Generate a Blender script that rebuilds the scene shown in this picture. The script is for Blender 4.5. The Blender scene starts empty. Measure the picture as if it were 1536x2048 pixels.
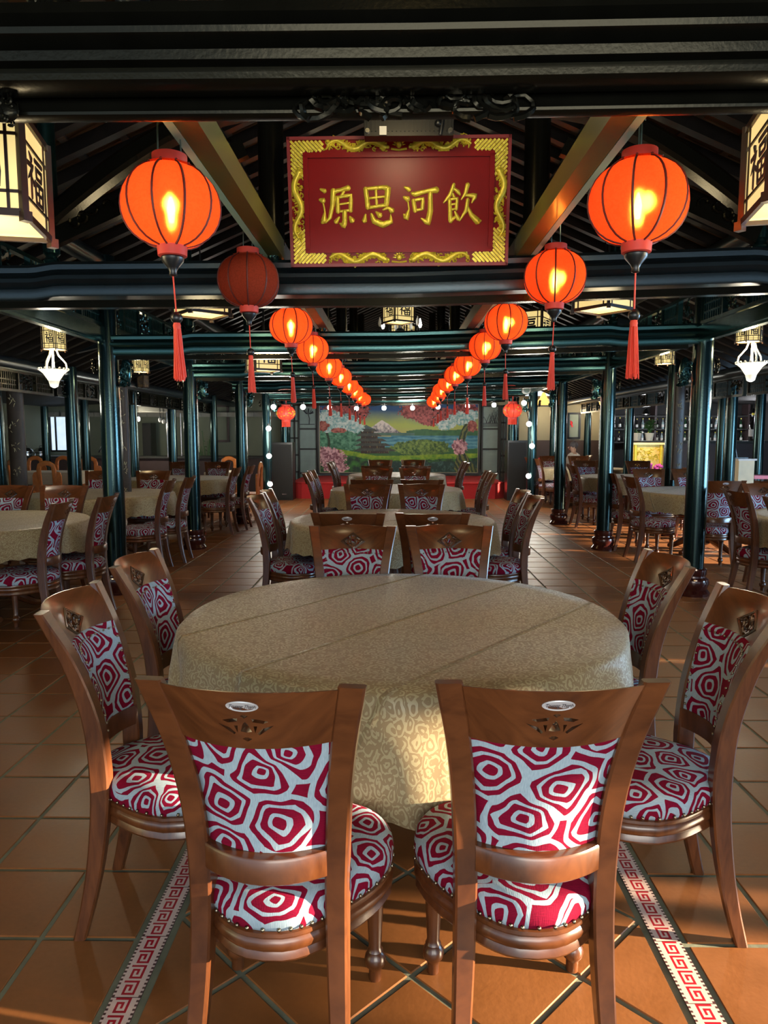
import bpy, bmesh, math, random
import numpy as np
from mathutils import Vector, Matrix
PI = math.pi
R = math.radians
random.seed(7)
S = bpy.context.scene
COL = S.collection

# ------------------------------------------------------------------ camera, sky, sun, exposure
F_PX, EYE, CAM_X = 1430.0, 1.5, -0.05
PITCH = math.atan(156 / F_PX)
YAW = math.atan(20 / math.hypot(F_PX, 156))
cam_d = bpy.data.cameras.new('camera')
cam_d.sensor_fit = 'VERTICAL'
cam_d.sensor_height = 36
cam_d.lens = 36 * F_PX / 2048
cam_d.clip_start = 0.05
cam_d.clip_end = 200
cam = bpy.data.objects.new('camera', cam_d)
COL.objects.link(cam)
cam.location = (CAM_X, 0, EYE)
cam.rotation_euler = (PI / 2 - PITCH, 0, YAW)
S.camera = cam

world = bpy.data.worlds.new('world')
S.world = world
world.use_nodes = True
wn = world.node_tree.nodes
wn['Background'].inputs[0].default_value = (0.62, 0.80, 1.0, 1)
wn['Background'].inputs[1].default_value = 1.15

sun_d = bpy.data.lights.new('sun', 'SUN')
sun_d.energy = 34.0
sun_d.angle = R(0.8)
sun_d.color = (1.0, 0.80, 0.55)
sun = bpy.data.objects.new('sun', sun_d)
COL.objects.link(sun)
SUN_DY, SUN_DZ = 0.15, -0.15                    # per metre travelled towards -x
sun.rotation_euler = Vector((-1, SUN_DY, SUN_DZ)).to_track_quat('-Z', 'Y').to_euler()

def area(name, loc, look, sx, sy, power, color):
    d = bpy.data.lights.new(name, 'AREA')
    d.shape = 'RECTANGLE'; d.size = sx; d.size_y = sy; d.energy = power; d.color = color
    o = bpy.data.objects.new(name, d); COL.objects.link(o)
    o.location = loc
    o.rotation_euler = (Vector(look) - Vector(loc)).to_track_quat('-Z', 'Y').to_euler()
    return o
# added area lamps standing in for daylight from the open front and right side
area('front_daylight_fill', (0.6, -2.4, 1.5), (0, 6, 1.0), 3.2, 1.5, 90, (1.0, 0.95, 0.84))
area('side_daylight_fill', (9.0, 5.0, 1.2), (0, 6, 1.0), 4.5, 1.6, 420, (0.42, 0.70, 1.0))

S.view_settings.view_transform = 'Standard'
S.view_settings.look = 'None'
S.view_settings.gamma = 1
S.view_settings.use_curve_mapping = False
S.view_settings.exposure = 0.72
S.cycles.use_denoising = True
S.cycles.max_bounces = 8
S.cycles.diffuse_bounces = 4
S.cycles.glossy_bounces = 4
S.cycles.transmission_bounces = 4
S.cycles.transparent_max_bounces = 8
S.cycles.sample_clamp_indirect = 4.0
S.cycles.caustics_reflective = False
S.cycles.caustics_refractive = False

# ------------------------------------------------------------------ pixel -> place, used for measuring the photograph
_fw = Vector((-math.sin(YAW) * math.cos(PITCH), math.cos(YAW) * math.cos(PITCH), -math.sin(PITCH)))
_rt = Vector((math.cos(YAW), math.sin(YAW), 0))
_up = _rt.cross(_fw)
def at(px, py, Y):
    d = _fw * F_PX + _rt * (px - 768) + _up * (1024 - py)
    return Vector((CAM_X, 0, EYE)) + d * (Y / d.y)
def atz(px, py, z):
    d = _fw * F_PX + _rt * (px - 768) + _up * (1024 - py)
    return Vector((CAM_X, 0, EYE)) + d * ((z - EYE) / d.z)

# ------------------------------------------------------------------ materials
def nt(name):
    m = bpy.data.materials.new(name); m.use_nodes = True
    return m, m.node_tree, m.node_tree.nodes['Principled BSDF']
def N(t, kind, **kw):
    n = t.nodes.new(kind)
    for k, v in kw.items():
        setattr(n, k, v)
    return n
def M2(t, op, a, b=None, c=None):
    n = t.nodes.new('ShaderNodeMath'); n.operation = op
    for i, v in enumerate((a, b, c)):
        if v is None: continue
        if isinstance(v, (int, float)): n.inputs[i].default_value = v
        else: t.links.new(v, n.inputs[i])
    return n.outputs[0]
def MIX(t, f, a, b):
    n = t.nodes.new('ShaderNodeMix'); n.data_type = 'RGBA'
    for i, v in ((0, f), (6, a), (7, b)):
        if isinstance(v, (int, float)): n.inputs[i].default_value = v
        elif isinstance(v, tuple): n.inputs[i].default_value = (*v, 1)
        else: t.links.new(v, n.inputs[i])
    return n.outputs[2]
def NOISE(t, vec, scale, detail=3, rough=0.5, dist=0.0):
    n = t.nodes.new('ShaderNodeTexNoise')
    n.inputs['Scale'].default_value = scale; n.inputs['Detail'].default_value = detail
    n.inputs['Roughness'].default_value = rough; n.inputs['Distortion'].default_value = dist
    if vec is not None: t.links.new(vec, n.inputs['Vector'])
    return n
def BUMP(t, b, h, strength=0.3, dist=0.01):
    n = t.nodes.new('ShaderNodeBump'); n.inputs['Strength'].default_value = strength
    n.inputs['Distance'].default_value = dist
    t.links.new(h, n.inputs['Height']); t.links.new(n.outputs[0], b.inputs['Normal'])
def OBJ(t, scale=(1, 1, 1)):
    c = t.nodes.new('ShaderNodeTexCoord'); m = t.nodes.new('ShaderNodeMapping')
    m.inputs['Scale'].default_value = scale
    t.links.new(c.outputs['Object'], m.inputs['Vector'])
    return m.outputs[0]
def simple(name, col, rough=0.5, metal=0.0, var=0.15, vscale=8.0, bump=0.0, spec=0.5, coat=0.0, emit=None, es=0.0, tint=None):
    m, t, b = nt(name)
    v = OBJ(t)
    n = NOISE(t, v, vscale, 4)
    dark = tuple(c * (1 - var) for c in col); lite = tuple(min(1, c * (1 + var)) for c in col)
    t.links.new(MIX(t, n.outputs[0], dark, lite), b.inputs['Base Color'])
    b.inputs['Roughness'].default_value = rough; b.inputs['Metallic'].default_value = metal
    b.inputs['Specular IOR Level'].default_value = spec
    b.inputs['Coat Weight'].default_value = coat; b.inputs['Coat Roughness'].default_value = 0.12
    if tint: b.inputs['Specular Tint'].default_value = (*tint, 1)
    if bump: BUMP(t, b, n.outputs[0], bump, 0.01)
    if emit:
        b.inputs['Emission Color'].default_value = (*emit, 1); b.inputs['Emission Strength'].default_value = es
    return m
def wood(name, a, c, rough=0.35, coat=0.25, axis=(6, 40, 6), spec=0.5):
    m, t, b = nt(name)
    v = OBJ(t, axis)
    oi = N(t, 'ShaderNodeObjectInfo')
    va = N(t, 'ShaderNodeVectorMath', operation='ADD')
    t.links.new(v, va.inputs[0]); t.links.new(oi.outputs['Random'], va.inputs[1])
    n = NOISE(t, va.outputs[0], 1.5, 5, 0.6, 0.6)
    n2 = NOISE(t, va.outputs[0], 0.25, 2)
    f = M2(t, 'ADD', M2(t, 'MULTIPLY', n.outputs[0], 0.65), M2(t, 'MULTIPLY', n2.outputs[0], 0.35))
    rp = N(t, 'ShaderNodeValToRGB'); t.links.new(f, rp.inputs[0])
    rp.color_ramp.elements[0].position = 0.32; rp.color_ramp.elements[0].color = (*a, 1)
    rp.color_ramp.elements[1].position = 0.7; rp.color_ramp.elements[1].color = (*c, 1)
    t.links.new(rp.outputs[0], b.inputs['Base Color'])
    b.inputs['Roughness'].default_value = rough; b.inputs['Coat Weight'].default_value = coat
    b.inputs['Coat Roughness'].default_value = 0.2; b.inputs['Specular IOR Level'].default_value = spec
    return m
def fabric(name, seat):
    m, t, b = nt(name)
    c = N(t, 'ShaderNodeTexCoord'); s = N(t, 'ShaderNodeSeparateXYZ'); t.links.new(c.outputs['Object'], s.inputs[0])
    X, Y, Z = s.outputs
    if seat:
        k = M2(t, 'ADD', 1.0, M2(t, 'MULTIPLY', M2(t, 'SUBTRACT', 0.49, Z), 3.0))
        u, v = M2(t, 'MULTIPLY', X, k), M2(t, 'MULTIPLY', Y, k)
    else:
        u, v = X, Z
    oi = N(t, 'ShaderNodeObjectInfo')
    u = M2(t, 'ADD', u, M2(t, 'MULTIPLY', oi.outputs['Random'], 9.0))
    cb = N(t, 'ShaderNodeCombineXYZ'); t.links.new(u, cb.inputs[0]); t.links.new(v, cb.inputs[1])
    wob = NOISE(t, cb.outputs[0], 16, 1)
    wa = N(t, 'ShaderNodeVectorMath', operation='MULTIPLY_ADD')
    t.links.new(wob.outputs['Color'], wa.inputs[0]); wa.inputs[1].default_value = (0.018,) * 3
    t.links.new(cb.outputs[0], wa.inputs[2])
    mp = N(t, 'ShaderNodeMapping'); mp.inputs['Rotation'].default_value = (0, 0, R(-24))
    t.links.new(wa.outputs[0], mp.inputs[0])
    def vor(feat):
        n = N(t, 'ShaderNodeTexVoronoi', voronoi_dimensions='2D', feature=feat, distance='MINKOWSKI')
        n.inputs['Scale'].default_value = 7.9; n.inputs['Exponent'].default_value = 1.35; n.inputs['Randomness'].default_value = 0.62
        t.links.new(mp.outputs[0], n.inputs['Vector'])
        return n.outputs['Distance']
    f1, f2 = vor('F1'), vor('F2')
    q = M2(t, 'DIVIDE', f1, f2)
    # rings: red core, pale, red, pale, red, pale gap, red pebble where three cells meet
    def band(lo, hi): return M2(t, 'MULTIPLY', M2(t, 'GREATER_THAN', q, lo), M2(t, 'LESS_THAN', q, hi))
    red = M2(t, 'MAXIMUM', M2(t, 'LESS_THAN', q, 0.13), band(0.235, 0.43))
    red = M2(t, 'MAXIMUM', red, M2(t, 'MULTIPLY', band(0.56, 0.775), M2(t, 'LESS_THAN', f1, 0.615)))
    peb = M2(t, 'GREATER_THAN', f1, 0.725)
    red = M2(t, 'MAXIMUM', red, peb)
    mw = N(t, 'ShaderNodeMapping'); mw.inputs['Scale'].default_value = (420, 60, 1); t.links.new(cb.outputs[0], mw.inputs[0])
    weave = NOISE(t, mw.outputs[0], 1.0, 2)
    mw2 = N(t, 'ShaderNodeMapping'); mw2.inputs['Scale'].default_value = (60, 420, 1); t.links.new(cb.outputs[0], mw2.inputs[0])
    weave2 = NOISE(t, mw2.outputs[0], 1.0, 2)
    pale = MIX(t, weave.outputs[0], (0.18, 0.255, 0.31), (0.38, 0.46, 0.52))
    burg = MIX(t, weave2.outputs[0], (0.085, 0.002, 0.011), (0.225, 0.004, 0.028))
    t.links.new(MIX(t, red, pale, burg), b.inputs['Base Color'])
    b.inputs['Roughness'].default_value = 0.85; b.inputs['Specular IOR Level'].default_value = 0.08
    h = M2(t, 'ADD', M2(t, 'MULTIPLY', red, 0.6), M2(t, 'MULTIPLY', weave.outputs[0], 0.6))
    BUMP(t, b, h, 0.35, 0.002)
    return m
def damask(name, ground, motif):
    m, t, b = nt(name)
    uv = N(t, 'ShaderNodeUVMap'); uv.uv_map = 'UVMap'
    wob = NOISE(t, uv.outputs[0], 22, 2)
    wa = N(t, 'ShaderNodeVectorMath', operation='MULTIPLY_ADD')
    t.links.new(wob.outputs['Color'], wa.inputs[0]); wa.inputs[1].default_value = (0.04,) * 3
    t.links.new(uv.outputs[0], wa.inputs[2])
    vo = N(t, 'ShaderNodeTexVoronoi', voronoi_dimensions='2D'); vo.inputs['Scale'].default_value = 30
    t.links.new(wa.outputs[0], vo.inputs['Vector'])
    sep = N(t, 'ShaderNodeSeparateXYZ'); t.links.new(vo.outputs['Color'], sep.inputs[0])
    ang = M2(t, 'ADD', M2(t, 'MULTIPLY', vo.outputs['Distance'], 15.0), M2(t, 'MULTIPLY', sep.outputs[0], 6.0))
    ln = M2(t, 'GREATER_THAN', M2(t, 'SINE', ang), 0.1)
    msk = NOISE(t, uv.outputs[0], 34, 2)
    ln = M2(t, 'MULTIPLY', ln, M2(t, 'GREATER_THAN', msk.outputs[0], 0.42))
    t.links.new(MIX(t, ln, ground, motif), b.inputs['Base Color'])
    b.inputs['Roughness'].default_value = 0.55; b.inputs['Sheen Weight'].default_value = 0.2
    t.links.new(M2(t, 'SUBTRACT', 0.62, M2(t, 'MULTIPLY', ln, 0.2)), b.inputs['Roughness'])
    # pressed fold creases
    su = N(t, 'ShaderNodeSeparateXYZ'); t.links.new(uv.outputs[0], su.inputs[0])
    pr = M2(t, 'ADD', M2(t, 'MULTIPLY', su.outputs[0], 0.78), M2(t, 'MULTIPLY', su.outputs[1], -0.62))
    h = None
    for cpos in (0.05, -0.42, 0.5):
        d = M2(t, 'ABSOLUTE', M2(t, 'SUBTRACT', pr, cpos))
        g = M2(t, 'SUBTRACT', 1.0, M2(t, 'MINIMUM', M2(t, 'DIVIDE', d, 0.012), 1.0))
        h = g if h is None else M2(t, 'ADD', h, g)
    BUMP(t, b, M2(t, 'ADD', h, M2(t, 'MULTIPLY', ln, 0.05)), 0.6, 0.016)
    return m
def terracotta():
    m, t, b = nt('terracotta_tile')
    g = N(t, 'ShaderNodeNewGeometry'); oi = N(t, 'ShaderNodeObjectInfo')
    n = NOISE(t, g.outputs['Position'], 5.0, 5, 0.6); n2 = NOISE(t, g.outputs['Position'], 60.0, 2)
    c = MIX(t, n.outputs[0], (0.105, 0.035, 0.009), (0.265, 0.090, 0.022))
    c = MIX(t, M2(t, 'MULTIPLY', oi.outputs['Random'], 0.35), c, (0.20, 0.075, 0.02))
    c = MIX(t, M2(t, 'MULTIPLY', n2.outputs[0], 0.25), c, (0.34, 0.13, 0.04))
    t.links.new(c, b.inputs['Base Color'])
    t.links.new(M2(t, 'ADD', 0.30, M2(t, 'MULTIPLY', n.outputs[0], 0.25)), b.inputs['Roughness'])
    BUMP(t, b, n2.outputs[0], 0.12, 0.003)
    return m
def silk(name, col):
    m, t, b = nt(name)
    out = t.nodes['Material Output']
    v = OBJ(t)
    vo = N(t, 'ShaderNodeTexVoronoi'); vo.inputs['Scale'].default_value = 42
    wob = NOISE(t, v, 30, 2); wa = N(t, 'ShaderNodeVectorMath', operation='MULTIPLY_ADD')
    t.links.new(wob.outputs['Color'], wa.inputs[0]); wa.inputs[1].default_value = (0.04,) * 3; t.links.new(v, wa.inputs[2])
    t.links.new(wa.outputs[0], vo.inputs['Vector'])
    f = M2(t, 'GREATER_THAN', M2(t, 'SINE', M2(t, 'MULTIPLY', vo.outputs['Distance'], 16)), 0.2)
    c = MIX(t, M2(t, 'MULTIPLY', f, 0.35), col, tuple(x * 0.55 for x in col))
    d = N(t, 'ShaderNodeBsdfDiffuse'); tr = N(t, 'ShaderNodeBsdfTranslucent'); tp = N(t, 'ShaderNodeBsdfTransparent')
    t.links.new(c, d.inputs[0]); t.links.new(c, tr.inputs[0])
    tp.inputs[0].default_value = (1.0, 0.50, 0.16, 1)
    rf = N(t, 'ShaderNodeBsdfRefraction'); rf.inputs['Color'].default_value = (1.0, 0.30, 0.05, 1); rf.inputs['Roughness'].default_value = 0.5; rf.inputs['IOR'].default_value = 1.25
    a = N(t, 'ShaderNodeMixShader'); a.inputs[0].default_value = 0.55
    t.links.new(d.outputs[0], a.inputs[1]); t.links.new(tr.outputs[0], a.inputs[2])
    e = N(t, 'ShaderNodeMixShader'); e.inputs[0].default_value = 0.10
    t.links.new(a.outputs[0], e.inputs[1]); t.links.new(tp.outputs[0], e.inputs[2])
    g = N(t, 'ShaderNodeMixShader'); g.inputs[0].default_value = 0.22
    t.links.new(e.outputs[0], g.inputs[1]); t.links.new(rf.outputs[0], g.inputs[2])
    t.links.new(g.outputs[0], out.inputs[0])
    return m
def lacquer(name, col, rough=0.24, tint=(0.55, 1.0, 0.95), spec=0.7):
    m, t, b = nt(name)
    v = OBJ(t, (3, 3, 1))
    n = NOISE(t, v, 3.0, 4); n2 = NOISE(t, OBJ(t, (1, 1, 1)), 90.0, 2)
    t.links.new(MIX(t, n.outputs[0], tuple(c * 0.5 for c in col), tuple(c * 1.5 for c in col)), b.inputs['Base Color'])
    b.inputs['Roughness'].default_value = rough; b.inputs['Specular IOR Level'].default_value = spec
    b.inputs['Specular Tint'].default_value = (*tint, 1)
    BUMP(t, b, n2.outputs[0], 0.10, 0.004)
    return m
def vcol(name, rough=0.6):
    m, t, b = nt(name)
    a = N(t, 'ShaderNodeVertexColor'); a.layer_name = 'paint'
    t.links.new(a.outputs[0], b.inputs['Base Color']); b.inputs['Roughness'].default_value = rough
    return m
def glow(name, col, s):
    m, t, b = nt(name)
    n = NOISE(t, OBJ(t), 6, 2)
    t.links.new(MIX(t, n.outputs[0], tuple(c * .9 for c in col), col), b.inputs['Emission Color'])
    b.inputs['Base Color'].default_value = (*[c * .8 for c in col], 1)
    b.inputs['Emission Strength'].default_value = s
    return m

WOOD = wood('mahogany', (0.042, 0.012, 0.004), (0.135, 0.043, 0.013), 0.30, 0.35)
WOOD_ORANGE = wood('orange_wood', (0.50, 0.13, 0.03), (0.80, 0.27, 0.06), 0.4, 0.2)
WOOD_DARK = wood('dark_wood', (0.012, 0.007, 0.005), (0.035, 0.02, 0.013), 0.5, 0.0)
FAB_B, FAB_S = fabric('fabric_back', False), fabric('fabric_seat', True)
NAIL = simple('brass_nail', (0.25, 0.22, 0.16), 0.3, 1.0)
SILVER = simple('silver_badge', (0.75, 0.76, 0.8), 0.3, 0.6)
INK = simple('ink', (0.02, 0.02, 0.03), 0.5)
CARVE = simple('carved_relief', (0.045, 0.022, 0.01), 0.3, coat=0.4)
CLOTH = damask('gold_damask', (0.27, 0.195, 0.10), (0.40, 0.335, 0.19))
CLOTH_W = damask('cream_damask', (0.60, 0.52, 0.36), (0.70, 0.64, 0.50))
TILE = terracotta()
GROUT = simple('grout', (0.15, 0.16, 0.11), 0.8, var=0.5, vscale=14, bump=0.3)
LACQ = lacquer('teal_black_lacquer', (0.003, 0.011, 0.012), 0.20, (0.45, 1.0, 0.95), 0.9)
LACQ_P = lacquer('pillar_lacquer', (0.0025, 0.008, 0.010), 0.17, (0.60, 1.0, 0.97), 0.55)
LACQ_K = lacquer('black_lacquer', (0.004, 0.004, 0.003), 0.24, (1.0, 0.93, 0.68), 0.17)
LACQ_B = lacquer('dark_beam_lacquer', (0.006, 0.010, 0.013), 0.3, (0.7, 0.9, 1.0), 0.55)
BASE = lacquer('red_brown_stone', (0.045, 0.010, 0.008), 0.15, (1, .85, .8), 0.7)
OLIVE = simple('olive_rail', (0.085, 0.085, 0.018), 0.4, coat=0.3)
CONDUIT = simple('pale_green_conduit', (0.36, 0.58, 0.44), 0.4)
ROOFTILE = simple('roof_tile', (0.12, 0.055, 0.022), 0.8, var=0.5, vscale=3, bump=0.3)
RAFTER = wood('rafter_wood', (0.004, 0.003, 0.003), (0.014, 0.011, 0.009), 0.5, 0.05, spec=.25)
BATTEN = wood('batten_wood', (0.035, 0.026, 0.018), (0.085, 0.066, 0.045), 0.6, 0.0)
SILK, SILK_D = silk('red_silk', (0.86, 0.078, 0.020)), silk('dusty_red_silk', (0.62, 0.10, 0.05))
RIB = simple('lantern_rib', (0.10, 0.012, 0.006), 0.6)
RED_CARD = simple('red_card', (0.62, 0.05, 0.03), 0.6)
TASSEL = simple('tassel_red', (0.75, 0.06, 0.03), 0.6)
BLACKM = simple('black_plastic', (0.006, 0.007, 0.008), 0.35)
WIRE = simple('galvanised_wire', (0.22, 0.28, 0.26), 0.35, 0.7)
BULB = glow('warm_bulb', (1.0, 0.80, 0.42), 60)
BULB_W = glow('white_bulb', (1.0, 0.97, 0.86), 14)
PAPER = glow('lantern_paper', (1.0, 0.76, 0.30), 0.50)
TUBE = glow('tube_light', (0.82, 0.93, 1.0), 2.2)
LFRAME = wood('lantern_frame_wood', (0.010, 0.005, 0.004), (0.04, 0.016, 0.010), 0.4, 0.2)
RED_LACQ = simple('red_lacquer', (0.23, 0.003, 0.003), 0.30, var=0.12, spec=.22)
RED_EDGE = simple('red_edge', (0.22, 0.012, 0.012), 0.4)
GOLD = simple('gold_leaf', (0.80, 0.62, 0.06), 0.32, 0.35, var=0.35, vscale=60, bump=0.3)
GILT = simple('faded_gilt', (0.36, 0.31, 0.17), 0.5)
CREAM_WALL = simple('cream_wall', (0.30, 0.29, 0.21), 0.8, var=0.12, vscale=2)
GREEN_WALL = simple('grey_green_wall', (0.16, 0.18, 0.13), 0.8, var=0.15, vscale=2)
WAINSCOT = simple('wainscot', (0.055, 0.036, 0.036), 0.5, var=0.15)
DARKWALL = simple('dark_boarding', (0.012, 0.012, 0.012), 0.7)
SHOJI = simple('shoji_paper', (0.26, 0.34, 0.31), 0.7, var=0.22, vscale=5)
SHOJI_BAR = simple('shoji_bar', (0.03, 0.032, 0.03), 0.6)
RED_CARPET = simple('stage_carpet', (0.42, 0.015, 0.018), 0.9, bump=0.2, vscale=40)
PAINT = vcol('mural_paint', 0.55)
STEEL = simple('steel', (0.55, 0.55, 0.55), 0.22, 1.0)
GLASS_G = simple('green_bottle_glass', (0.01, 0.05, 0.02), 0.08, spec=0.8)
GLASS_K = simple('dark_bottle_glass', (0.012, 0.010, 0.010), 0.08, spec=0.8)
GLASS_C = simple('clear_bottle_glass', (0.30, 0.40, 0.42), 0.08, spec=0.8)
WHITE = simple('white_paint', (0.72, 0.72, 0.68), 0.5)
LEAFM = simple('leaf_green', (0.03, 0.12, 0.03), 0.5, var=0.4, vscale=12)
CANVAS = simple('grey_canvas', (0.26, 0.26, 0.23), 0.8)
CREAMSTONE = simple('cream_panel', (0.74, 0.66, 0.42), 0.5)
GILD = simple('gilded_panel', (0.85, 0.50, 0.10), 0.35, 0.3, var=0.4, vscale=26, bump=0.6)
PINK = simple('pink_plastic', (0.70, 0.10, 0.55), 0.4)
REDSIGN = simple('red_sign', (0.80, 0.02, 0.03), 0.4)
SKIN = simple('skin', (0.55, 0.34, 0.25), 0.6)
HAIR = simple('grey_hair', (0.10, 0.09, 0.10), 0.6)
SHIRT = simple('white_shirt', (0.70, 0.66, 0.60), 0.8)
AMBER = glow('amber_shade', (1.0, 0.55, 0.14), 1.1)
REDT = simple('border_red', (0.36, 0.010, 0.022), 0.3, var=0.25, vscale=30)
CREAMT = simple('border_cream', (0.62, 0.46, 0.40), 0.3)
DARKT = simple('border_dark', (0.07, 0.028, 0.028), 0.4)

# ------------------------------------------------------------------ mesh builder
class MB:
    def __init__(s): s.v, s.f, s.mi, s.uv = [], [], [], None
    def add(s, vs, fs, mi=0):
        o = len(s.v); s.v += [tuple(v) for v in vs]
        s.f += [tuple(i + o for i in f) for f in fs]; s.mi += [mi] * len(fs); return s
    def box(s, c, d, rot=None, mi=0, top=1.0):
        x, y, z = d[0] / 2, d[1] / 2, d[2] / 2
        vs = [Vector((a * x * (top if e > 0 else 1), b * y * (top if e > 0 else 1), e * z)) for e in (-1, 1) for a, b in ((-1, -1), (1, -1), (1, 1), (-1, 1))]
        if rot is not None: vs = [rot @ v for v in vs]
        vs = [v + Vector(c) for v in vs]
        return s.add(vs, [(3, 2, 1, 0), (4, 5, 6, 7), (0, 1, 5, 4), (1, 2, 6, 5), (2, 3, 7, 6), (3, 0, 4, 7)], mi)
    def beam(s, a, b, w, h, mi=0):
        a, b = Vector(a), Vector(b); d = (b - a)
        q = d.to_track_quat('Y', 'Z').to_matrix()
        return s.box((a + b) / 2, (w, d.length, h), q, mi)
    def lathe(s, prof, n=16, c=(0, 0, 0), mi=0, rmod=None):
        vs, fs = [], []
        for k, (r, z) in enumerate(prof):
            for i in range(n):
                a = 2 * PI * i / n; rr = r * (rmod(a, z) if rmod else 1)
                vs.append((c[0] + rr * math.cos(a), c[1] + rr * math.sin(a), c[2] + z))
        for k in range(len(prof) - 1):
            for i in range(n):
                j = (i + 1) % n
                fs.append((k * n + i, k * n + j, (k + 1) * n + j, (k + 1) * n + i))
        fs.append(tuple(range(n - 1, -1, -1))); fs.append(tuple((len(prof) - 1) * n + i for i in range(n)))
        return s.add(vs, fs, mi)
    def tube(s, pts, r, n=6, mi=0, flat=1.0, nrm=None):
        pts = [Vector(p) for p in pts]; rs = r if isinstance(r, (list, tuple)) else [r] * len(pts)
        vs, fs = [], []
        up = Vector(nrm) if nrm else None
        for k, p in enumerate(pts):
            d = (pts[min(k + 1, len(pts) - 1)] - pts[max(k - 1, 0)])
            if d.length < 1e-9: d = Vector((0, 0, 1))
            d.normalize()
            if up is None:
                up = Vector((0, 0, 1)) if abs(d.z) < 0.9 else Vector((1, 0, 0))
            a = d.cross(up)
            if a.length < 1e-6: a = d.orthogonal()
            a.normalize(); b = a.cross(d).normalized()
            if not nrm: up = b
            for i in range(n):
                t = 2 * PI * i / n
                vs.append(p + a * math.cos(t) * rs[k] + b * math.sin(t) * rs[k] * flat)
        for k in range(len(pts) - 1):
            for i in range(n):
                j = (i + 1) % n; fs.append((k * n + i, k * n + j, (k + 1) * n + j, (k + 1) * n + i))
        fs.append(tuple(range(n - 1, -1, -1))); fs.append(tuple((len(pts) - 1) * n + i for i in range(n)))
        return s.add(vs, fs, mi)
    def ball(s, c, r, n=10, m=7, mi=0, sc=(1, 1, 1)):
        vs = [(c[0], c[1], c[2] - r * sc[2])]; fs = []
        for k in range(1, m):
            t = -PI / 2 + PI * k / m
            for i in range(n):
                a = 2 * PI * i / n
                vs.append((c[0] + r * sc[0] * math.cos(t) * math.cos(a), c[1] + r * sc[1] * math.cos(t) * math.sin(a), c[2] + r * sc[2] * math.sin(t)))
        vs.append((c[0], c[1], c[2] + r * sc[2]))
        for i in range(n):
            j = (i + 1) % n
            fs.append((0, 1 + j, 1 + i)); fs.append((len(vs) - 1, 1 + (m - 2) * n + i, 1 + (m - 2) * n + j))
            for k in range(m - 2):
                fs.append((1 + k * n + i, 1 + k * n + j, 1 + (k + 1) * n + j, 1 + (k + 1) * n + i))
        return s.add(vs, fs, mi)
    def loft(s, rings, mi=0, closed=True, caps=True):
        n = len(rings[0]); vs = [p for r in rings for p in r]; fs = []
        for k in range(len(rings) - 1):
            for i in range(n if closed else n - 1):
                j = (i + 1) % n; fs.append((k * n + i, k * n + j, (k + 1) * n + j, (k + 1) * n + i))
        if caps and closed:
            fs.append(tuple(range(n - 1, -1, -1))); fs.append(tuple((len(rings) - 1) * n + i for i in range(n)))
        return s.add(vs, fs, mi)
    def prism(s, poly, axis_pts, mi=0):            # poly: 3D ring, axis_pts: extrusion vector
        e = Vector(axis_pts); a = [Vector(p) for p in poly]
        return s.loft([a, [p + e for p in a]], mi)
    def mesh(s, name, mats, smooth=35):
        me = bpy.data.meshes.new(name); me.from_pydata([tuple(v) for v in s.v], [], s.f)
        mats = mats if isinstance(mats, (list, tuple)) else [mats]
        for m in mats: me.materials.append(m)
        if len(mats) > 1: me.polygons.foreach_set('material_index', s.mi)
        bm = bmesh.new(); bm.from_mesh(me); bmesh.ops.recalc_face_normals(bm, faces=bm.faces); bm.to_mesh(me); bm.free()
        if smooth:
            me.polygons.foreach_set('use_smooth', [True] * len(me.polygons)); me.set_sharp_from_angle(angle=R(smooth))
        me.update(); return me
def link(name, me, parent=None, loc=None, rot=None):
    o = bpy.data.objects.new(name, me); COL.objects.link(o)
    if parent: o.parent = parent
    if loc is not None: o.location = loc
    if rot is not None: o.rotation_euler = rot
    return o
def build(name, mb, mats, parent=None, smooth=35, loc=None, rot=None):
    return link(name, mb.mesh(name, mats, smooth), parent, loc, rot)
def tag(o, label, cat, group=None):
    o['label'] = label; o['category'] = cat
    if group: o['group'] = group
    return o
def thing(name, label, cat, loc=(0, 0, 0), rz=0, group=None):
    o = bpy.data.objects.new(name, None); COL.objects.link(o)
    o.empty_display_size = 0.1
    o.location = loc; o.rotation_euler = (0, 0, rz)
    return tag(o, label, cat, group)
def struct(o): o['kind'] = 'structure'; return o
def stuff(o): o['kind'] = 'stuff'; return o
def dup(src, loc, rz, label, group=None, skip=()):
    r = src.copy(); COL.objects.link(r); r.location = loc; r.rotation_euler = (0, 0, rz)
    r['label'] = label
    if group: r['group'] = group
    for ch in src.children:
        base = ch.name.split('.')[0]
        if base in skip: continue
        c = ch.copy(); COL.objects.link(c); c.parent = r
        for g in ch.children:
            if g.name.split('.')[0] in skip: continue
            d = g.copy(); COL.objects.link(d); d.parent = c
    return r
def lerp(tab, x):
    if x <= tab[0][0]: return tab[0][1]
    for (a, u), (b, v) in zip(tab, tab[1:]):
        if x <= b:
            t = (x - a) / (b - a); t = t * t * (3 - 2 * t) if False else t
            return u + (v - u) * t
    return tab[-1][1]
def spline(tab, x):
    xs = [p[0] for p in tab]; ys = [p[1] for p in tab]
    if x <= xs[0]: return ys[0]
    if x >= xs[-1]: return ys[-1]
    for i in range(len(xs) - 1):
        if x <= xs[i + 1]:
            h = xs[i + 1] - xs[i]; t = (x - xs[i]) / h
            m0 = (ys[i + 1] - ys[max(i - 1, 0)]) / (xs[i + 1] - xs[max(i - 1, 0)])
            m1 = (ys[min(i + 2, len(xs) - 1)] - ys[i]) / (xs[min(i + 2, len(xs) - 1)] - xs[i])
            return (2*t**3-3*t**2+1)*ys[i] + (t**3-2*t**2+t)*h*m0 + (-2*t**3+3*t**2)*ys[i+1] + (t**3-t**2)*h*m1

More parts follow.
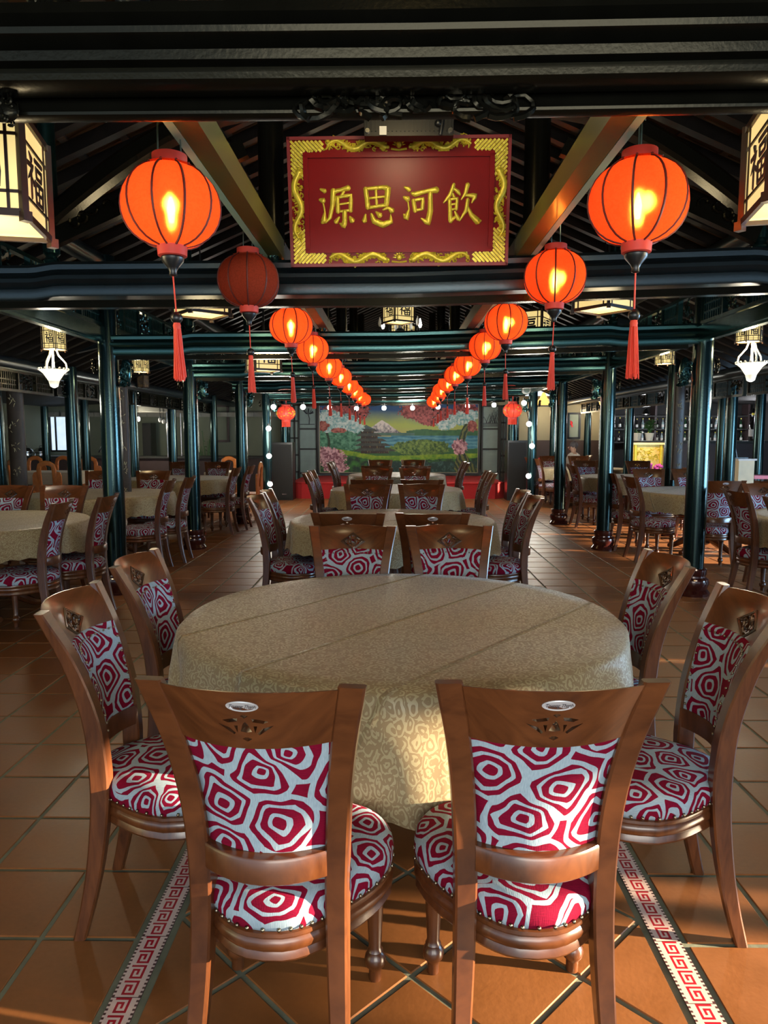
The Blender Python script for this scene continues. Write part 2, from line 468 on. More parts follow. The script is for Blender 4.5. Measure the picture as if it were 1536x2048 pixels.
# ------------------------------------------------------------------ floor
HALL_END = 19.8
fl = MB(); fl.box((0, 8.5, -0.054), (24, 25, 0.1))
floor = struct(build('floor', fl, GROUT, smooth=0))
P, GAP = 0.335, 0.016
def clip(poly, nx, d):                                 # keep nx*x <= d
    out = []
    for i in range(len(poly)):
        a, b = poly[i], poly[(i + 1) % len(poly)]
        fa, fb = nx * a[0] - d, nx * b[0] - d
        if fa <= 0: out.append(a)
        if (fa < 0) != (fb < 0) and fa != fb:
            t = fa / (fa - fb); out.append((a[0] + (b[0] - a[0]) * t, a[1] + (b[1] - a[1]) * t))
    return out
tile_polys = []
def rect(x0, x1, y0, y1):
    g = GAP / 2
    return [(x0 + g, y0 + g), (x1 - g, y0 + g), (x1 - g, y1 - g), (x0 + g, y1 - g)]
for sx in (-1, 1):
    edges = [0.815, 1.105] + [1.105 + P * k for k in range(1, 24)]
    for a, b in zip(edges, edges[1:]):
        for k in range(-4, 54):
            y0 = 1.975 - P + P * k
            if y0 > HALL_END: continue
            x0, x1 = (a, b) if sx > 0 else (-b, -a)
            tile_polys.append(rect(x0, x1, y0, y0 + P))
hd = P * math.sqrt(2) / 2
for i in range(-6, 80):
    for j in range(-8, 9):
        if (i + j) % 2: continue
        cx, cy = j * hd, 1.84 + hd + (i - 4) * hd
        if abs(cx) > 0.72 + hd or cy > 18 or cy < -0.5: continue
        r = hd - GAP * 0.7
        poly = clip(clip([(cx, cy - r), (cx + r, cy), (cx, cy + r), (cx - r, cy)], 1, 0.705), -1, 0.705)
        if len(poly) >= 3 and max(p[0] for p in poly) - min(p[0] for p in poly) > 0.03: tile_polys.append(poly)
def in_view(p):
    cx = sum(q[0] for q in p) / len(p); cy = sum(q[1] for q in p) / len(p)
    if cy < 1.2: return None
    if abs((cx - CAM_X) / cy) > 0.66: return None
    return cy
seen = sorted([(in_view(p), i) for i, p in enumerate(tile_polys) if in_view(p) is not None])
single = set(i for _, i in seen[:290])
field = MB()
tile_cache = {}
def tile_geo(poly, z1):
    n = len(poly); cx = sum(q[0] for q in poly) / n; cy = sum(q[1] for q in poly) / n
    low = [(x, y, -0.012) for x, y in poly]; mid = [(x, y, z1 - 0.002) for x, y in poly]
    top = [(cx + (x - cx) * 0.985, cy + (y - cy) * 0.985, z1) for x, y in poly]
    return low, mid, top
for i, p in enumerate(tile_polys):
    zt = random.uniform(-0.0008, 0.0008)
    if i in single:
        cx = sum(q[0] for q in p) / len(p); cy = sum(q[1] for q in p) / len(p)
        rel = [(x - cx, y - cy) for x, y in p]
        key = tuple((round(a, 3), round(b, 3)) for a, b in rel)
        if key not in tile_cache:
            mb = MB(); mb.loft(list(tile_geo(rel, 0.0))); tile_cache[key] = mb.mesh('tile', TILE, 0)
        link('tile', tile_cache[key], floor, (cx, cy, zt))
    else:
        field.loft(list(tile_geo(p, zt)))
stuff(build('tile_field', field, TILE, floor, 0))
# red meander border strips
KEY = ["11111110", "10000010", "10111010", "10100010", "10111110", "10000000", "11111111"]
def border_mesh(flip):
    mb = MB(); L, W = 0.232, 0.078; nk = 4
    nx, ny = 8 * nk, 11
    cw, ch = L / nx, W / ny
    for i in range(nx):
        for j in range(ny):
            if j in (0, 10): mi = 1 if i % 2 else 2
            elif j in (1, 9): mi = 1
            else:
                mi = 1 if KEY[j - 2][i % 8] == '1' else 0
            jj = ny - 1 - j if flip else j
            x0, y0 = -W / 2 + jj * ch, i * cw
            mb.add([(x0, y0, 0), (x0 + ch, y0, 0), (x0 + ch, y0 + cw, 0), (x0, y0 + cw, 0)], [(0, 1, 2, 3)], mi)
    mb.box((0, L / 2, -0.007), (W, L, 0.0138), mi=2)
    return mb.mesh('border_tile', [REDT, CREAMT, DARKT], 0)
for sx in (-1, 1):
    bm_ = border_mesh(sx > 0)
    for k in range(-1, 70):
        link('border_tile', bm_, floor, (sx * 0.765, 1.25 + k * 0.2345 - 0.2, 0.0006))

# ------------------------------------------------------------------ walls
def wallbox(name, c, d, m): 
    mb = MB(); mb.box(c, d); return struct(build(name, mb, m, smooth=0))
def wall_open(name, mat, X, y0, y1, z0, z1, holes, th=0.12):
    """a wall in the plane x = X with rectangular openings (ya, yb, za, zb)"""
    ys = sorted(set([y0, y1] + [h[0] for h in holes] + [h[1] for h in holes]))
    zs = sorted(set([z0, z1] + [h[2] for h in holes] + [h[3] for h in holes]))
    mb = MB()
    for a, b in zip(ys, ys[1:]):
        for c, d in zip(zs, zs[1:]):
            cy, cz = (a + b) / 2, (c + d) / 2
            if any(h[0] < cy < h[1] and h[2] < cz < h[3] for h in holes): continue
            mb.box((X, cy, cz), (th, b - a, d - c))
    return struct(build(name, mb, mat, smooth=0))
wallbox('wall_left', (-9.6, 8, 1.5), (0.12, 24, 3.2), GREEN_WALL)
wall_open('wall_right_sun_mask', DARKWALL, 9.3, -4, HALL_END, 0, 2.3,  # made-up wall out of view, openings placed to shape the sun patches
          [(0.25, 0.78, 0.25, 1.40), (0.92, 0.99, 0.5, 1.35), (0.42, 0.66, 1.80, 2.08), (0.02, 0.16, 1.5, 2.08), (3.50, 3.55, 0.9, 1.25),
           (7.4, 7.9, 0.3, 0.98), (8.1, 8.24, 0.3, 1.1), (8.4, 9.4, 0.3, 1.0), (9.6, 9.8, 0.3, 1.1), (9.95, 11.7, 0.3, 0.98), (15.3, 15.7, 1.2, 1.5)])
gw = MB(); gw.loft([[(x, y, z) for x, z in ((-9.7, 2.3), (9.7, 2.3), (9.7, 2.2), (4.6, 2.42), (0, 4.4), (-4.6, 2.42), (-9.7, 2.2))] for y in (-1.62, -1.5)])
struct(build('wall_front_sky_block', gw, DARKWALL, smooth=0))  # unseen gable added to block sky reflections on the red board
wb = MB()
wb.box((-6.2, HALL_END, 1.5), (6.9, 0.1, 3.0)); wb.box((0, HALL_END, 2.2), (5.6, 0.1, 4.4))
struct(build('wall_back', wb, GREEN_WALL, smooth=0))
wc = MB(); wc.box((6.3, HALL_END, 1.93), (7.0, 0.1, 1.2)); struct(build('wall_back', wc, CREAM_WALL, smooth=0))
wd = MB(); wd.box((6.3, HALL_END - 0.02, 0.67), (7.0, 0.14, 1.32)); struct(build('baseboard_back', wd, WAINSCOT, smooth=0))

# ------------------------------------------------------------------ roof
RIDGE, SLOPE, KINK, SLOPE2 = 4.35, 0.43, 4.6, 0.05
def roof_z(x):
    x = abs(x)
    return RIDGE - SLOPE * x if x < KINK else RIDGE - SLOPE * KINK - SLOPE2 * (x - KINK)
ceil = MB()
for sx in (-1, 1):
    for x0, x1 in ((0, KINK), (KINK, 9.7)):
        a = [(sx * x0, -1.6, roof_z(x0) + 0.12), (sx * x1, -1.6, roof_z(x1) + 0.12), (sx * x1, 20, roof_z(x1) + 0.12), (sx * x0, 20, roof_z(x0) + 0.12)]
        ceil.loft([a, [(p[0], p[1], p[2] + 0.08) for p in a]])
ceiling = struct(build('ceiling', ceil, DARKWALL, smooth=0))
rt = MB(); bt = MB()
ang = math.atan(SLOPE)
for sx in (-1, 1):
    q = Matrix.Rotation(sx * ang, 3, 'Y')
    for k in range(70):
        y = -1.4 + k * 0.305
        if y > 19.6: break
        mb = MB(); mb.beam((0, y, roof_z(0) + 0.0), (sx * KINK, y, roof_z(KINK)), 0.075, 0.085)
        build('rafter', mb, RAFTER, ceiling, 0)
    for i in range(15):
        x = 0.15 + i * 0.30
        bt.box((sx * x, 9.2, roof_z(x) + 0.062), (0.05, 21.4, 0.03), q)
        for k in range(69):
            y = -1.4 + (k + .5) * 0.305
            for e in (-.075, .075):
                if y > 19.4: continue
                xx = x + 0.15 + random.uniform(-.006, .006)
                rt.box((sx * xx, y + e, roof_z(xx) + 0.088 + random.uniform(0, .006)), (0.30, 0.142, 0.016), Matrix.Rotation(sx * (ang + 0.03), 3, 'Y'))
stuff(build('roof_tiles', rt, ROOFTILE, ceiling, 0))
stuff(build('battens', bt, BATTEN, ceiling, 0))
rb = MB(); rb.beam((0, -1.5, RIDGE - 0.12), (0, 19.7, RIDGE - 0.12), 0.14, 0.16)
struct(build('trim_ridge', rb, RAFTER, smooth=0))
for sx in (-1, 1):
    for x in (1.35, 2.72, 4.45):
        mb = MB(); mb.lathe([(0.075, 0), (0.075, 21.2)], 14)
        o = struct(build('trim_purlin', mb, LACQ_B)); o.location = (sx * x, -1.5, roof_z(x) - 0.13); o.rotation_euler = (-PI / 2, 0, 0)

# ------------------------------------------------------------------ timber frames
ROWS = [4.03, 6.66, 9.30, 11.98, 14.75, 17.4]
def bend(x): return 0.030 * x if x > 0 else 0.004 * x
BEAM_PROF = [(-.055, 0), (-.06, .01), (-.06, .055), (-.05, .062), (-.062, .072), (-.078, .088), (-.078, .108), (-.062, .122), (-.05, .128), (-.068, .140), (-.072, .165), (-.062, .182), (-.02, .188),
             (.02, .188), (.062, .182), (.072, .165), (.068, .140), (.05, .128), (.062, .122), (.078, .108), (.078, .088), (.062, .072), (.05, .062), (.06, .055), (.06, .01), (.055, 0)]
def tie_beam(Y, z0, half, mat, scale=1.0, step=2.1):
    mb = MB(); rings = []
    xs = sorted(set([-half + 2 * half * k / 40 for k in range(41)] + [s * (step + e) for s in (-1, 1) for e in (-.08, -.04, 0, .04, .08)]))
    for x in xs:
        if abs(x) > half: continue
        t = max(0, min(1, (step + .08 - abs(x)) / .16)); t = t * t * (3 - 2 * t)
        dz = 0.018 * t + bend(x)
        rings.append([(x, Y + y * scale, z0 + z * scale + dz) for y, z in BEAM_PROF])
    mb.loft(rings)
    low = MB()
    for sx in (-1, 1):
        low.beam((0, Y, z0 - 0.018), (sx * half * .96, Y, z0 - 0.018 + bend(sx * half)), 0.06, 0.04)
    b = struct(build('trim_tie_beam', mb, mat))
    build('lower_strip', low, LACQ_K, b, 0)
    return b
def carved(c, s, seed, name, mat, parent, stretch=(1, 1, 1), n=16, rot=0):
    """scroll-carved block: curled tubes and leaf lumps on a body"""
    rnd = random.Random(seed); mb = MB()
    mb.ball((0, 0, 0), s * .5, 12, 8, sc=(stretch[0] * .8, stretch[1] * .7, stretch[2] * .9))
    for k in range(n):
        a0 = rnd.uniform(0, 2 * PI); rr = rnd.uniform(.1, .42) * s; cx, cz = rnd.uniform(-.3, .3) * s * stretch[0], rnd.uniform(-.38, .38) * s * stretch[2]
        turn = rnd.choice((-1, 1)) * rnd.uniform(3, 5); pts = []; rs = []
        for i in range(10):
            t = i / 9; r = rr * .45 * (1 - .75 * t)
            for_side = -1
            pts.append((cx + r * math.cos(a0 + turn * t), for_side * (.33 * s * stretch[1]) * (1 - .3 * abs(cx) / s), cz + r * math.sin(a0 + turn * t))); rs.append(s * (.05 - .03 * t))
        mb.tube(pts, rs, 5)
        mb.tube([(p[0], -p[1], p[2]) for p in pts], rs, 5)
    return build(name, mb, mat, parent, 50, c, (0, 0, rot))
# near moulded beam over the camera
nb = MB()
prof = [(-.07, .0), (-.085, .010), (-.09, .03), (-.07, .045), (-.075, .060), (-.10, .068), (-.105, .10), (-.085, .112), (-.06, .118), (-.09, .130), (-.118, .150), (-.122, .170), (-.105, .186), (-.07, .192), (-.09, .202), (-.115, .225), (-.115, .262), (-.09, .285), (-.03, .295), (.08, .295), (.12, .25), (.12, .05)]
prof = [(.075, 2.256), (.04, 2.252), (.032, 2.256), (.03, 2.262), (.034, 2.268), (.034, 2.30), (.0, 2.28)] + [(y, 2.274 + .57 * z) for y, z in prof] + [(.075, 2.30)]
rings = []
for k in range(25):
    x = -2.9 + 5.8 * k / 24
    rings.append([(x, 1.75 + y, z + bend(x) * .35) for y, z in prof])
nb.loft(rings)
near_beam = struct(build('trim_near_beam', nb, LACQ_K))
rnd = random.Random(3)
cv = MB()
for k in range(46):
    cx = rnd.uniform(-.27, .27); cz = 2.280 + rnd.uniform(-.016, .016); a0 = rnd.uniform(0, 6.28); tn = rnd.choice((-1, 1)) * rnd.uniform(2, 5); r0 = rnd.uniform(.015, .04)
    pts = [(cx + r0 * 1.7 * (1 - .7 * i / 9) * math.cos(a0 + tn * i / 9), 1.776 - .010 * rnd.random(), cz + r0 * (1 - .7 * i / 9) * math.sin(a0 + tn * i / 9)) for i in range(10)]
    cv.tube(pts, [.009 - .0006 * i for i in range(10)], 5)
build('carved_plaque', cv, LACQ_K, near_beam, 50)
carved(at(6, 222, 1.76), .075, 5, 'carved_bracket', LACQ_K, near_beam, (1.3, .6, .8))
carved(at(105, 18, 1.70), .10, 6, 'lotus_pendant', LACQ_K, near_beam, (1.1, 1, 1))
carved(at(1520, 12, 1.70), .09, 8, 'lotus_pendant', LACQ_K, near_beam, (1, 1, 1))

for ri, Y in enumerate(ROWS):
    first = ri == 0
    half = 3.0 if first else 2.72
    b = tie_beam(Y, 2.225 + (.01 if first else 0), half, LACQ_B if first else LACQ, 1.0, 1.95)
    # upper frame: posts, arched braces
    for sx in (-1, 1):
        dz = bend(sx * .72)
        mb = MB(); mb.lathe([(.03, 0), (.055, .03), (.062, .06), (.052, .085), (.07, .11), (.07, roof_z(.72) - 2.56)], 14, (sx * .72, Y + .02, 2.42 + dz))
        build('king_post', mb, LACQ_K, b)
        carved((sx * .70, Y - .06, 2.47 + dz), .11, 20 + ri, 'carved_knob', LACQ, b, (.8, .8, 1.1), 8)
        mb = MB(); pz = 2.42 + bend(sx * 1.93)
        mb.lathe([(.01, -.02), (.03, .0), (.045, .03), (.03, .055), (.045, .07), (.045, roof_z(1.93) - pz - .12)], 12, (sx * 1.93, Y, pz))
        build('short_post', mb, LACQ, b)
        mb = MB(); pts = []
        for i in range(13):
            t = i / 12; x = 1.98 - 1.2 * t; z = 2.62 + .62 * math.sin(t * PI / 2 * .95)
            pts.append((sx * x, Y, z))
        rings = []
        for i, p in enumerate(pts):
            d = Vector(pts[min(i + 1, 12)]) - Vector(pts[max(i - 1, 0)]); d.normalize(); nv = Vector((-d.z, 0, d.x)) * (1 if sx < 0 else -1)
            ring = [(p[0] + nv.x * a, Y + bq, p[2] + nv.z * a) for a, bq in ((-.05, -.04), (-.03, -.055), (.03, -.055), (.055, -.03), (.055, .03), (.03, .055), (-.03, .055), (-.05, .04))]
            rings.append(ring)
        mb.loft(rings); build('arched_brace', mb, LACQ_K, b)
        mb = MB(); mb.beam((sx * 1.9, Y - .02, 2.56), (sx * .85, Y - .02, 3.02), .05, .09)
        build('carved_rail', mb, LACQ_K, b, 0)
        rnd = random.Random(ri * 2 + sx); mb = MB()
        for k in range(26):
            t = rnd.random(); x = 1.85 - t * .95; z = 2.58 + t * .42 + rnd.uniform(-.05, .05); a0 = rnd.uniform(0, 6); tn = rnd.choice((-1, 1)) * 4
            mb.tube([(sx * (x + .035 * (1 - .6 * i / 7) * math.cos(a0 + tn * i / 7)), Y - .055, z + .035 * (1 - .6 * i / 7) * math.sin(a0 + tn * i / 7)) for i in range(8)], .007, 4)
        build('scroll_carving', mb, LACQ_K, b, 50)
        if ri < 5:
            mb = MB(); mb.beam((sx * 2.75, Y, 2.9), (sx * 4.45, Y, 2.52), .09, .12); build('aisle_beam', mb, LACQ_B, b, 0)
# longitudinal head beams with open fretwork above, inner rows
def fret(parent, X, y0, y1, z0, z1, mat, seed):
    rnd = random.Random(seed); mb = MB()
    mb.beam((X, y0, z0), (X, y1, z0), .05, .03); mb.beam((X, y0, z1), (X, y1, z1), .05, .03)
    n = 6
    for k in range(n + 1):
        y = y0 + (y1 - y0) * k / n; mb.box((X, y, (z0 + z1) / 2), (.045, .03, z1 - z0))
    cellw = (y1 - y0) / n
    for k in range(n):
        ya, yb = y0 + cellw * k + .03, y0 + cellw * (k + 1) - .03
        if k % 2:
            for i in range(9): mb.box((X, ya + (yb - ya) * i / 8, (z0 + z1) / 2), (.015, .012, z1 - z0))
            for zz in (.3, .55): mb.box((X, (ya + yb) / 2, z0 + (z1 - z0) * zz), (.018, yb - ya, .012))
        else:
            for i in range(16):
                cy, cz = rnd.uniform(ya, yb), rnd.uniform(z0 + .03, z1 - .03); a0 = rnd.uniform(0, 6); tn = rnd.choice((-1, 1)) * 4
                mb.tube([(X, cy + .04 * (1 - .6 * q / 6) * math.cos(a0 + tn * q / 6), cz + .04 * (1 - .6 * q / 6) * math.sin(a0 + tn * q / 6)) for q in range(7)], .008, 4)
    return build('fretwork', mb, mat, parent, 50)
ys = [1.4] + ROWS
for sx in (-1, 1):
    for k, (a, c) in enumerate(zip(ys, ys[1:])):
        mb = MB(); mb.beam((sx * 2.72, a, 2.40), (sx * 2.72, c, 2.40), .10, .11); mb.beam((sx * 2.72, a, 2.335), (sx * 2.72, c, 2.335), .06, .03)
        b = struct(build('trim_head_beam', mb, LACQ if k else LACQ_K, smooth=0))
        fret(b, sx * 2.72, a + .06, c - .06, 2.49, 2.78, LACQ, k * 3 + sx)
        mb = MB(); mb.beam((sx * 4.45, a, 2.28), (sx * 4.45, c, 2.28), .08, .10)
        b = struct(build('trim_aisle_head_beam', mb, LACQ_B, smooth=0))
        fret(b, sx * 4.45, a + .06, c - .06, 2.0, 2.22, LACQ_K, 40 + k * 3 + sx)
# longitudinal lantern rails
for sx in (-1, 1):
    for k, (a, c) in enumerate(zip([1.9] + ROWS, ROWS)):
        mb = MB(); rx = -.69 if sx < 0 else .64; mb.beam((rx, a, 2.50), (rx, c, 2.50), .075, .10)
        b = struct(build('trim_lantern_rail', mb, OLIVE if k == 0 else BATTEN, smooth=0))
        mb = MB(); mb.beam((rx + sx * .055, a, 2.470), (rx + sx * .055, c, 2.470), .03, .04)
        build('conduit', mb, CONDUIT if k < 2 else LACQ_B, b, 0)

# ------------------------------------------------------------------ pillars
def make_pillar(r, h, label, loc, mat=LACQ_P, bracket=0, base=True):
    t = thing('pillar', label, 'pillar', loc, 0, 'lacquered timber pillars')
    mb = MB(); mb.lathe([(r * .98, .24 if base else 0), (r * 1.03, .7), (r * 1.0, 1.5), (r * .93, h)], 28)
    build('shaft', mb, mat, t)
    if base:
        mb = MB(); mb.lathe([(r * 1.62, 0), (r * 1.66, .025), (r * 1.5, .045), (r * 1.38, .06), (r * 1.5, .09), (r * 1.58, .12), (r * 1.5, .15), (r * 1.22, .17), (r * 1.2, .185), (r * 1.3, .20), (r * 1.3, .245), (r * 1.15, .255)], 26)
        build('stone_base', mb, BASE, t)
    if bracket:
        carved((bracket * (r + .065), 0, 2.07), .23, int(loc[1] * 10), 'carved_bracket', LACQ, t, (.55, .5, 1.25), 14)
        carved((-bracket * (r + .04), 0, 2.12), .12, int(loc[1] * 10) + 3, 'carved_bracket', LACQ_K, t, (.5, .5, 1.3), 10)
    return t
ordn = ['nearest', 'second', 'third', 'fourth', 'fifth', 'sixth']
for side, sx in (('left', -1), ('right', 1)):
    xs = [-2.68, -2.68, -2.60, -2.66, -2.7] if sx < 0 else [2.76, 2.69, 2.72, 2.78, 2.8]
    for k, Y in enumerate(ROWS[1:]):
        w = ordn[k] + (' from the camera' if k else ' to the camera')
        make_pillar(.094, 3.1, f'teal-black lacquered pillar of the {side} inner row, {w}', (xs[k], Y, 0), LACQ_P, -sx)
def pil_px(px, Y, label, r=.088, h=None):
    X = at(px, 870, Y).x
    return make_pillar(r, (h or roof_z(X) - .06), label, (X, Y, 0))
for px, Y, lab in [(146, 9.7, 'nearest of the left outer row'), (266, 12.2, 'left outer row, between the two fu lanterns and the awning'), (345, 14.5, 'left outer row, right of the grey awning'),
                   (428, 17.2, 'left outer row, in front of the framed picture'), (91, 16.6, 'far left, left of the bright window'), (171, 15.2, 'far left, right of the bright window'),
                   (-6, 9.0, 'carrying the leftmost couplet board'),
                   (1258, 14.1, 'right outer row, left of the bar plants'), (1343, 10.6, 'right outer row, right of the gilded cabinet'), (1461, 11.5, 'right outer row, beside the cream counter'),
                   (1443, 13.6, 'right outer side, directly behind the one by the counter'), (1518, 12.9, 'at the far right by the large bottle'), (1175, 18.3, 'right outer row, right of the framed picture'),
                   (1107, 17.6, 'slim one by the back right wall')]:
    pil_px(px, Y, 'dark lacquered pillar, ' + lab)
for px in (573, 1030):
    pil_px(px, 18.6, 'short dark post behind the ' + ('left' if px < 800 else 'right') + ' loudspeaker', .10, 3.0)

# couplet boards with gilt brush marks
def board(px, y0, y1, Y, wpx, label, seed):
    a, b = at(px, y0, Y), at(px, y1, Y); w = wpx * Y / F_PX
    t = thing('couplet_board', label, 'board', (a.x, Y, b.z))
    h = a.z - b.z; mb = MB()
    sec = [(w / 2 * math.sin(q), -.03 * math.cos(q) * 1.2) for q in [(-PI / 2 + PI * i / 8) for i in range(9)]]
    ring = [(x, y, 0) for x, y in sec] + [(w / 2, .02, 0), (-w / 2, .02, 0)]
    mb.loft([ring, [(x, y, h) for x, y, _ in ring]]); build('plank', mb, WOOD_DARK, t)
    rnd = random.Random(seed); n = max(4, int(h / .28)); gm = MB()
    for k in range(n):
        cz = h * (k + .5) / n
        for q in range(9):
            x0, z0 = rnd.uniform(-.25, .25) * w, cz + rnd.uniform(-.07, .07); x1, z1 = x0 + rnd.uniform(-.2, .2) * w, z0 + rnd.uniform(-.05, .05)
            gm.tube([(x0, -.040, z0), ((x0 + x1) / 2, -.041, (z0 + z1) / 2 + .006), (x1, -.040, z1)], [.002, .0042, .0015], 4)
    stuff(build('gilt_marks', gm, GILT, t))
    return t
board(20, 640, 1010, 8.85, 33, 'dark couplet board with gilt brush marks at the far left edge', 1)
board(243, 762, 1010, 8.9, 22, 'dark couplet board with gilt marks right of the nearest left pillar', 2)
board(1362, 745, 960, 10.4, 22, 'dark couplet board left of the nearest right pillar', 3)

# ------------------------------------------------------------------ dining chair
YT = [(0, -.262), (.12, -.232), (.25, -.208), (.42, -.190), (.55, -.190), (.68, -.203), (.82, -.238), (.92, -.275), (1.0, -.312)]
XO = [(0, .192), (.2, .184), (.42, .180), (.56, .182), (.72, .192), (.86, .210), (1.0, .2385)]
SW = [(0, .036), (.3, .046), (.5, .050), (.8, .052), (1.0, .056)]
SD = [(0, .036), (.3, .050), (.5, .056), (.7, .050), (.88, .040), (1.0, .026)]
def chair_legs(sx):
    mb = MB(); rings = []
    for k in range(23):
        z = k / 22; y = spline(YT, z); xo = spline(XO, z); w = lerp(SW, z); d = lerp(SD, z); c = .005
        x0, x1 = xo - w, xo
        ring = [(x0 + c, y - d / 2), (x1 - c, y - d / 2), (x1, y - d / 2 + c), (x1, y + d / 2 - c), (x1 - c, y + d / 2), (x0 + c, y + d / 2), (x0, y + d / 2 - c), (x0, y - d / 2 + c)]
        rings.append([(sx * a, b, z + .004 * (z > .99)) for a, b in ring])
    mb.loft(rings); return mb
def rail_mesh():
    mb = MB(); rings = []; n = 28
    for k in range(n + 1):
        u = -1 + 2 * k / n; ring = []
        def pt(z, front):
            xi = spline(XO, z) - lerp(SW, z) + .001; x = u * xi; bow = .050 * (1 - u * u)
            y = spline(YT, z) - bow; d = lerp(SD, z) * .85
            return (x, y + (d / 2 if front else -d / 2), z)
        zb, zt = .868, .998 + .006 * (1 - u * u)
        for i in range(7): z = zb + (zt - zb) * i / 6; ring.append(pt(z, False))
        f = [pt(zb + (zt - zb) * i / 6, True) for i in range(6, -1, -1)]
        f[0] = (f[0][0], f[0][1] - .018, f[0][2]); f[1] = (f[1][0], f[1][1] - .004, f[1][2])
        rings.append(ring + f)
    mb.loft(rings); return mb
CUTS = [[(-.058, .004), (-.026, -.020), (-.022, -.016), (-.034, -.004)], [(.058, .004), (.026, -.020), (.022, -.016), (.034, -.004)],
        [(-.047, .013), (-.030, .018), (-.014, .020), (-.016, .012), (-.036, .008)], [(.047, .013), (.030, .018), (.014, .020), (.016, .012), (.036, .008)],
        [(-.008, .026), (0, .030), (.008, .026), (0, .020)], [(-.010, -.030), (0, -.036), (.010, -.030), (.004, -.026), (-.004, -.026)],
        [(-.012, -.012), (-.005, .006), (0, .012), (.005, .006), (.012, -.012), (0, -.014)],
        [(-.024, .002), (-.016, .002), (-.018, -.016)], [(.024, .002), (.016, .002), (.018, -.016)]]
CZ = .922
def rail_y(x, z):
    xi = spline(XO, z) - lerp(SW, z); return spline(YT, z) - .050 * (1 - (x / xi) ** 2)
def make_chair(label):
    t = thing('dining_chair', label, 'chair', (0, 0, 0), 0, 'carved dining chairs with geometric upholstery')
    # seat
    def outline(sc, n=44):
        pts = []
        for i in range(n):
            a = 2 * PI * i / n; ca, sa = math.cos(a), math.sin(a); e = 2 / 2.7
            x = .258 * abs(ca) ** e * (1 if ca > 0 else -1); y = .222 * abs(sa) ** e * (1 if sa > 0 else -1)
            x *= 1 - .33 * max(0, -y / .222) ** 1.2
            if y < 0: y *= 1 + .20 * max(0, 1 - (x / .19) ** 2)
            pts.append((x * sc, .012 + y * sc))
        return pts
    mb = MB(); rings = []
    for z, s in ((.338, .93), (.342, .965), (.350, .985), (.360, .975), (.366, .965), (.374, .99), (.386, 1.0), (.394, .985), (.398, .975), (.404, .99), (.412, .985), (.416, .95)):
        rings.append([(x, y, z) for x, y in outline(s)])
    mb.loft(rings); build('seat_frame', mb, WOOD, t, 40)
    mb = MB(); rings = []
    for z, s in ((.412, .955), (.425, .985), (.445, 1.0), (.462, .985), (.476, .94), (.486, .84), (.493, .65), (.497, .4), (.498, .12)):
        rings.append([(x, y, z) for x, y in outline(s)])
    mb.loft(rings); build('seat_cushion', mb, FAB_S, t, 60)
    mb = MB()
    for x, y in outline(.995, 52): mb.ball((x, y, .424), .0052, 6, 4)
    bz = []
    for k in range(15):
        u = -1 + 2 * k / 14
        for z in (.866,): bz.append((u, z))
    for k in range(10):
        z = .62 + .24 * k / 10; bz += [(-1, z), (1, z)]
    for u, z in bz:
        xi = spline(XO, z) - lerp(SW, z) - .014; x = u * xi
        mb.ball((x, rail_y(x, z) * 1.0 + .030, z), .0042, 6, 4)
    stuff(build('nail_heads', mb, NAIL, t, 60))
    for sx in (-1, 1): build('rear_leg', chair_legs(sx), WOOD, t, 40)
    # turned fluted front legs
    def flute(a, z): return 1 - (.09 * (math.cos(a * 9) > .35) if .10 < z < .255 else 0)
    for sx in (-1, 1):
        mb = MB(); mb.lathe([(.0165, 0), (.0175, .03), (.019, .036), (.027, .045), (.030, .058), (.027, .072), (.019, .082), (.022, .087), (.019, .093), (.0175, .10), (.022, .20), (.0245, .255), (.0245, .262), (.030, .272), (.030, .278), (.020, .288), (.028, .298), (.028, .303), (.018, .312), (.026, .322)], 36, rmod=flute)
        mb.box((0, 0, .335), (.052, .052, .03))
        build('front_leg', mb, WOOD, t, 40, (sx * .196, .150, 0))
    # backrest
    mb = MB(); rings = []
    for k in range(17):
        z = .598 + (.884 - .598) * k / 16; ring = []
        m = 12
        for i in range(m + 1):
            u = -1 + 2 * i / m; xi = spline(XO, z) - lerp(SW, z) + .004; x = u * xi
            ring.append((x, spline(YT, z) - .046 * (1 - u * u) - .006, z))
        for i in range(m, -1, -1):
            u = -1 + 2 * i / m; xi = spline(XO, z) - lerp(SW, z) + .004; x = u * xi
            bul = .012 * (1 - u ** 4) * (1 - (2 * k / 16 - 1) ** 4)
            ring.append((x, spline(YT, z) - .046 * (1 - u * u) + .020 + bul, z))
        rings.append(ring)
    mb.loft(rings); build('backrest', mb, FAB_B, t, 60)
    mb = MB(); rings = []
    for k in range(17):
        u = -1 + 2 * k / 16; x = u * .137; y = spline(YT, .57) - .050 * (1 - u * u)
        rings.append([(x, y - .026, .536), (x, y - .030, .540), (x, y - .030, .590), (x, y - .026, .596), (x, y + .026, .600), (x, y + .026, .536)])
    mb.loft(rings); build('crossbar', mb, WOOD, t, 40)
    # top rail, pierced
    rail = build('top_rail', rail_mesh(), WOOD, t, 40)
    cut = MB()
    for poly in CUTS:
        cut.prism([(x, -.5, CZ + z) for x, z in poly], (0, .4, 0))
    co = build('cutter', cut, WOOD, None, 0)
    md = rail.modifiers.new('b', 'BOOLEAN'); md.operation = 'DIFFERENCE'; md.object = co; md.solver = 'EXACT'
    dg = bpy.context.evaluated_depsgraph_get()
    me = bpy.data.meshes.new_from_object(rail.evaluated_get(dg)); rail.modifiers.clear()
    me.polygons.foreach_set('use_smooth', [True] * len(me.polygons)); me.set_sharp_from_angle(angle=R(35)); rail.data = me
    bpy.data.objects.remove(co)
    # carved diamond on the front
    mb = MB(); dia = [(-.066, 0), (0, -.044), (.066, 0), (0, .044)]
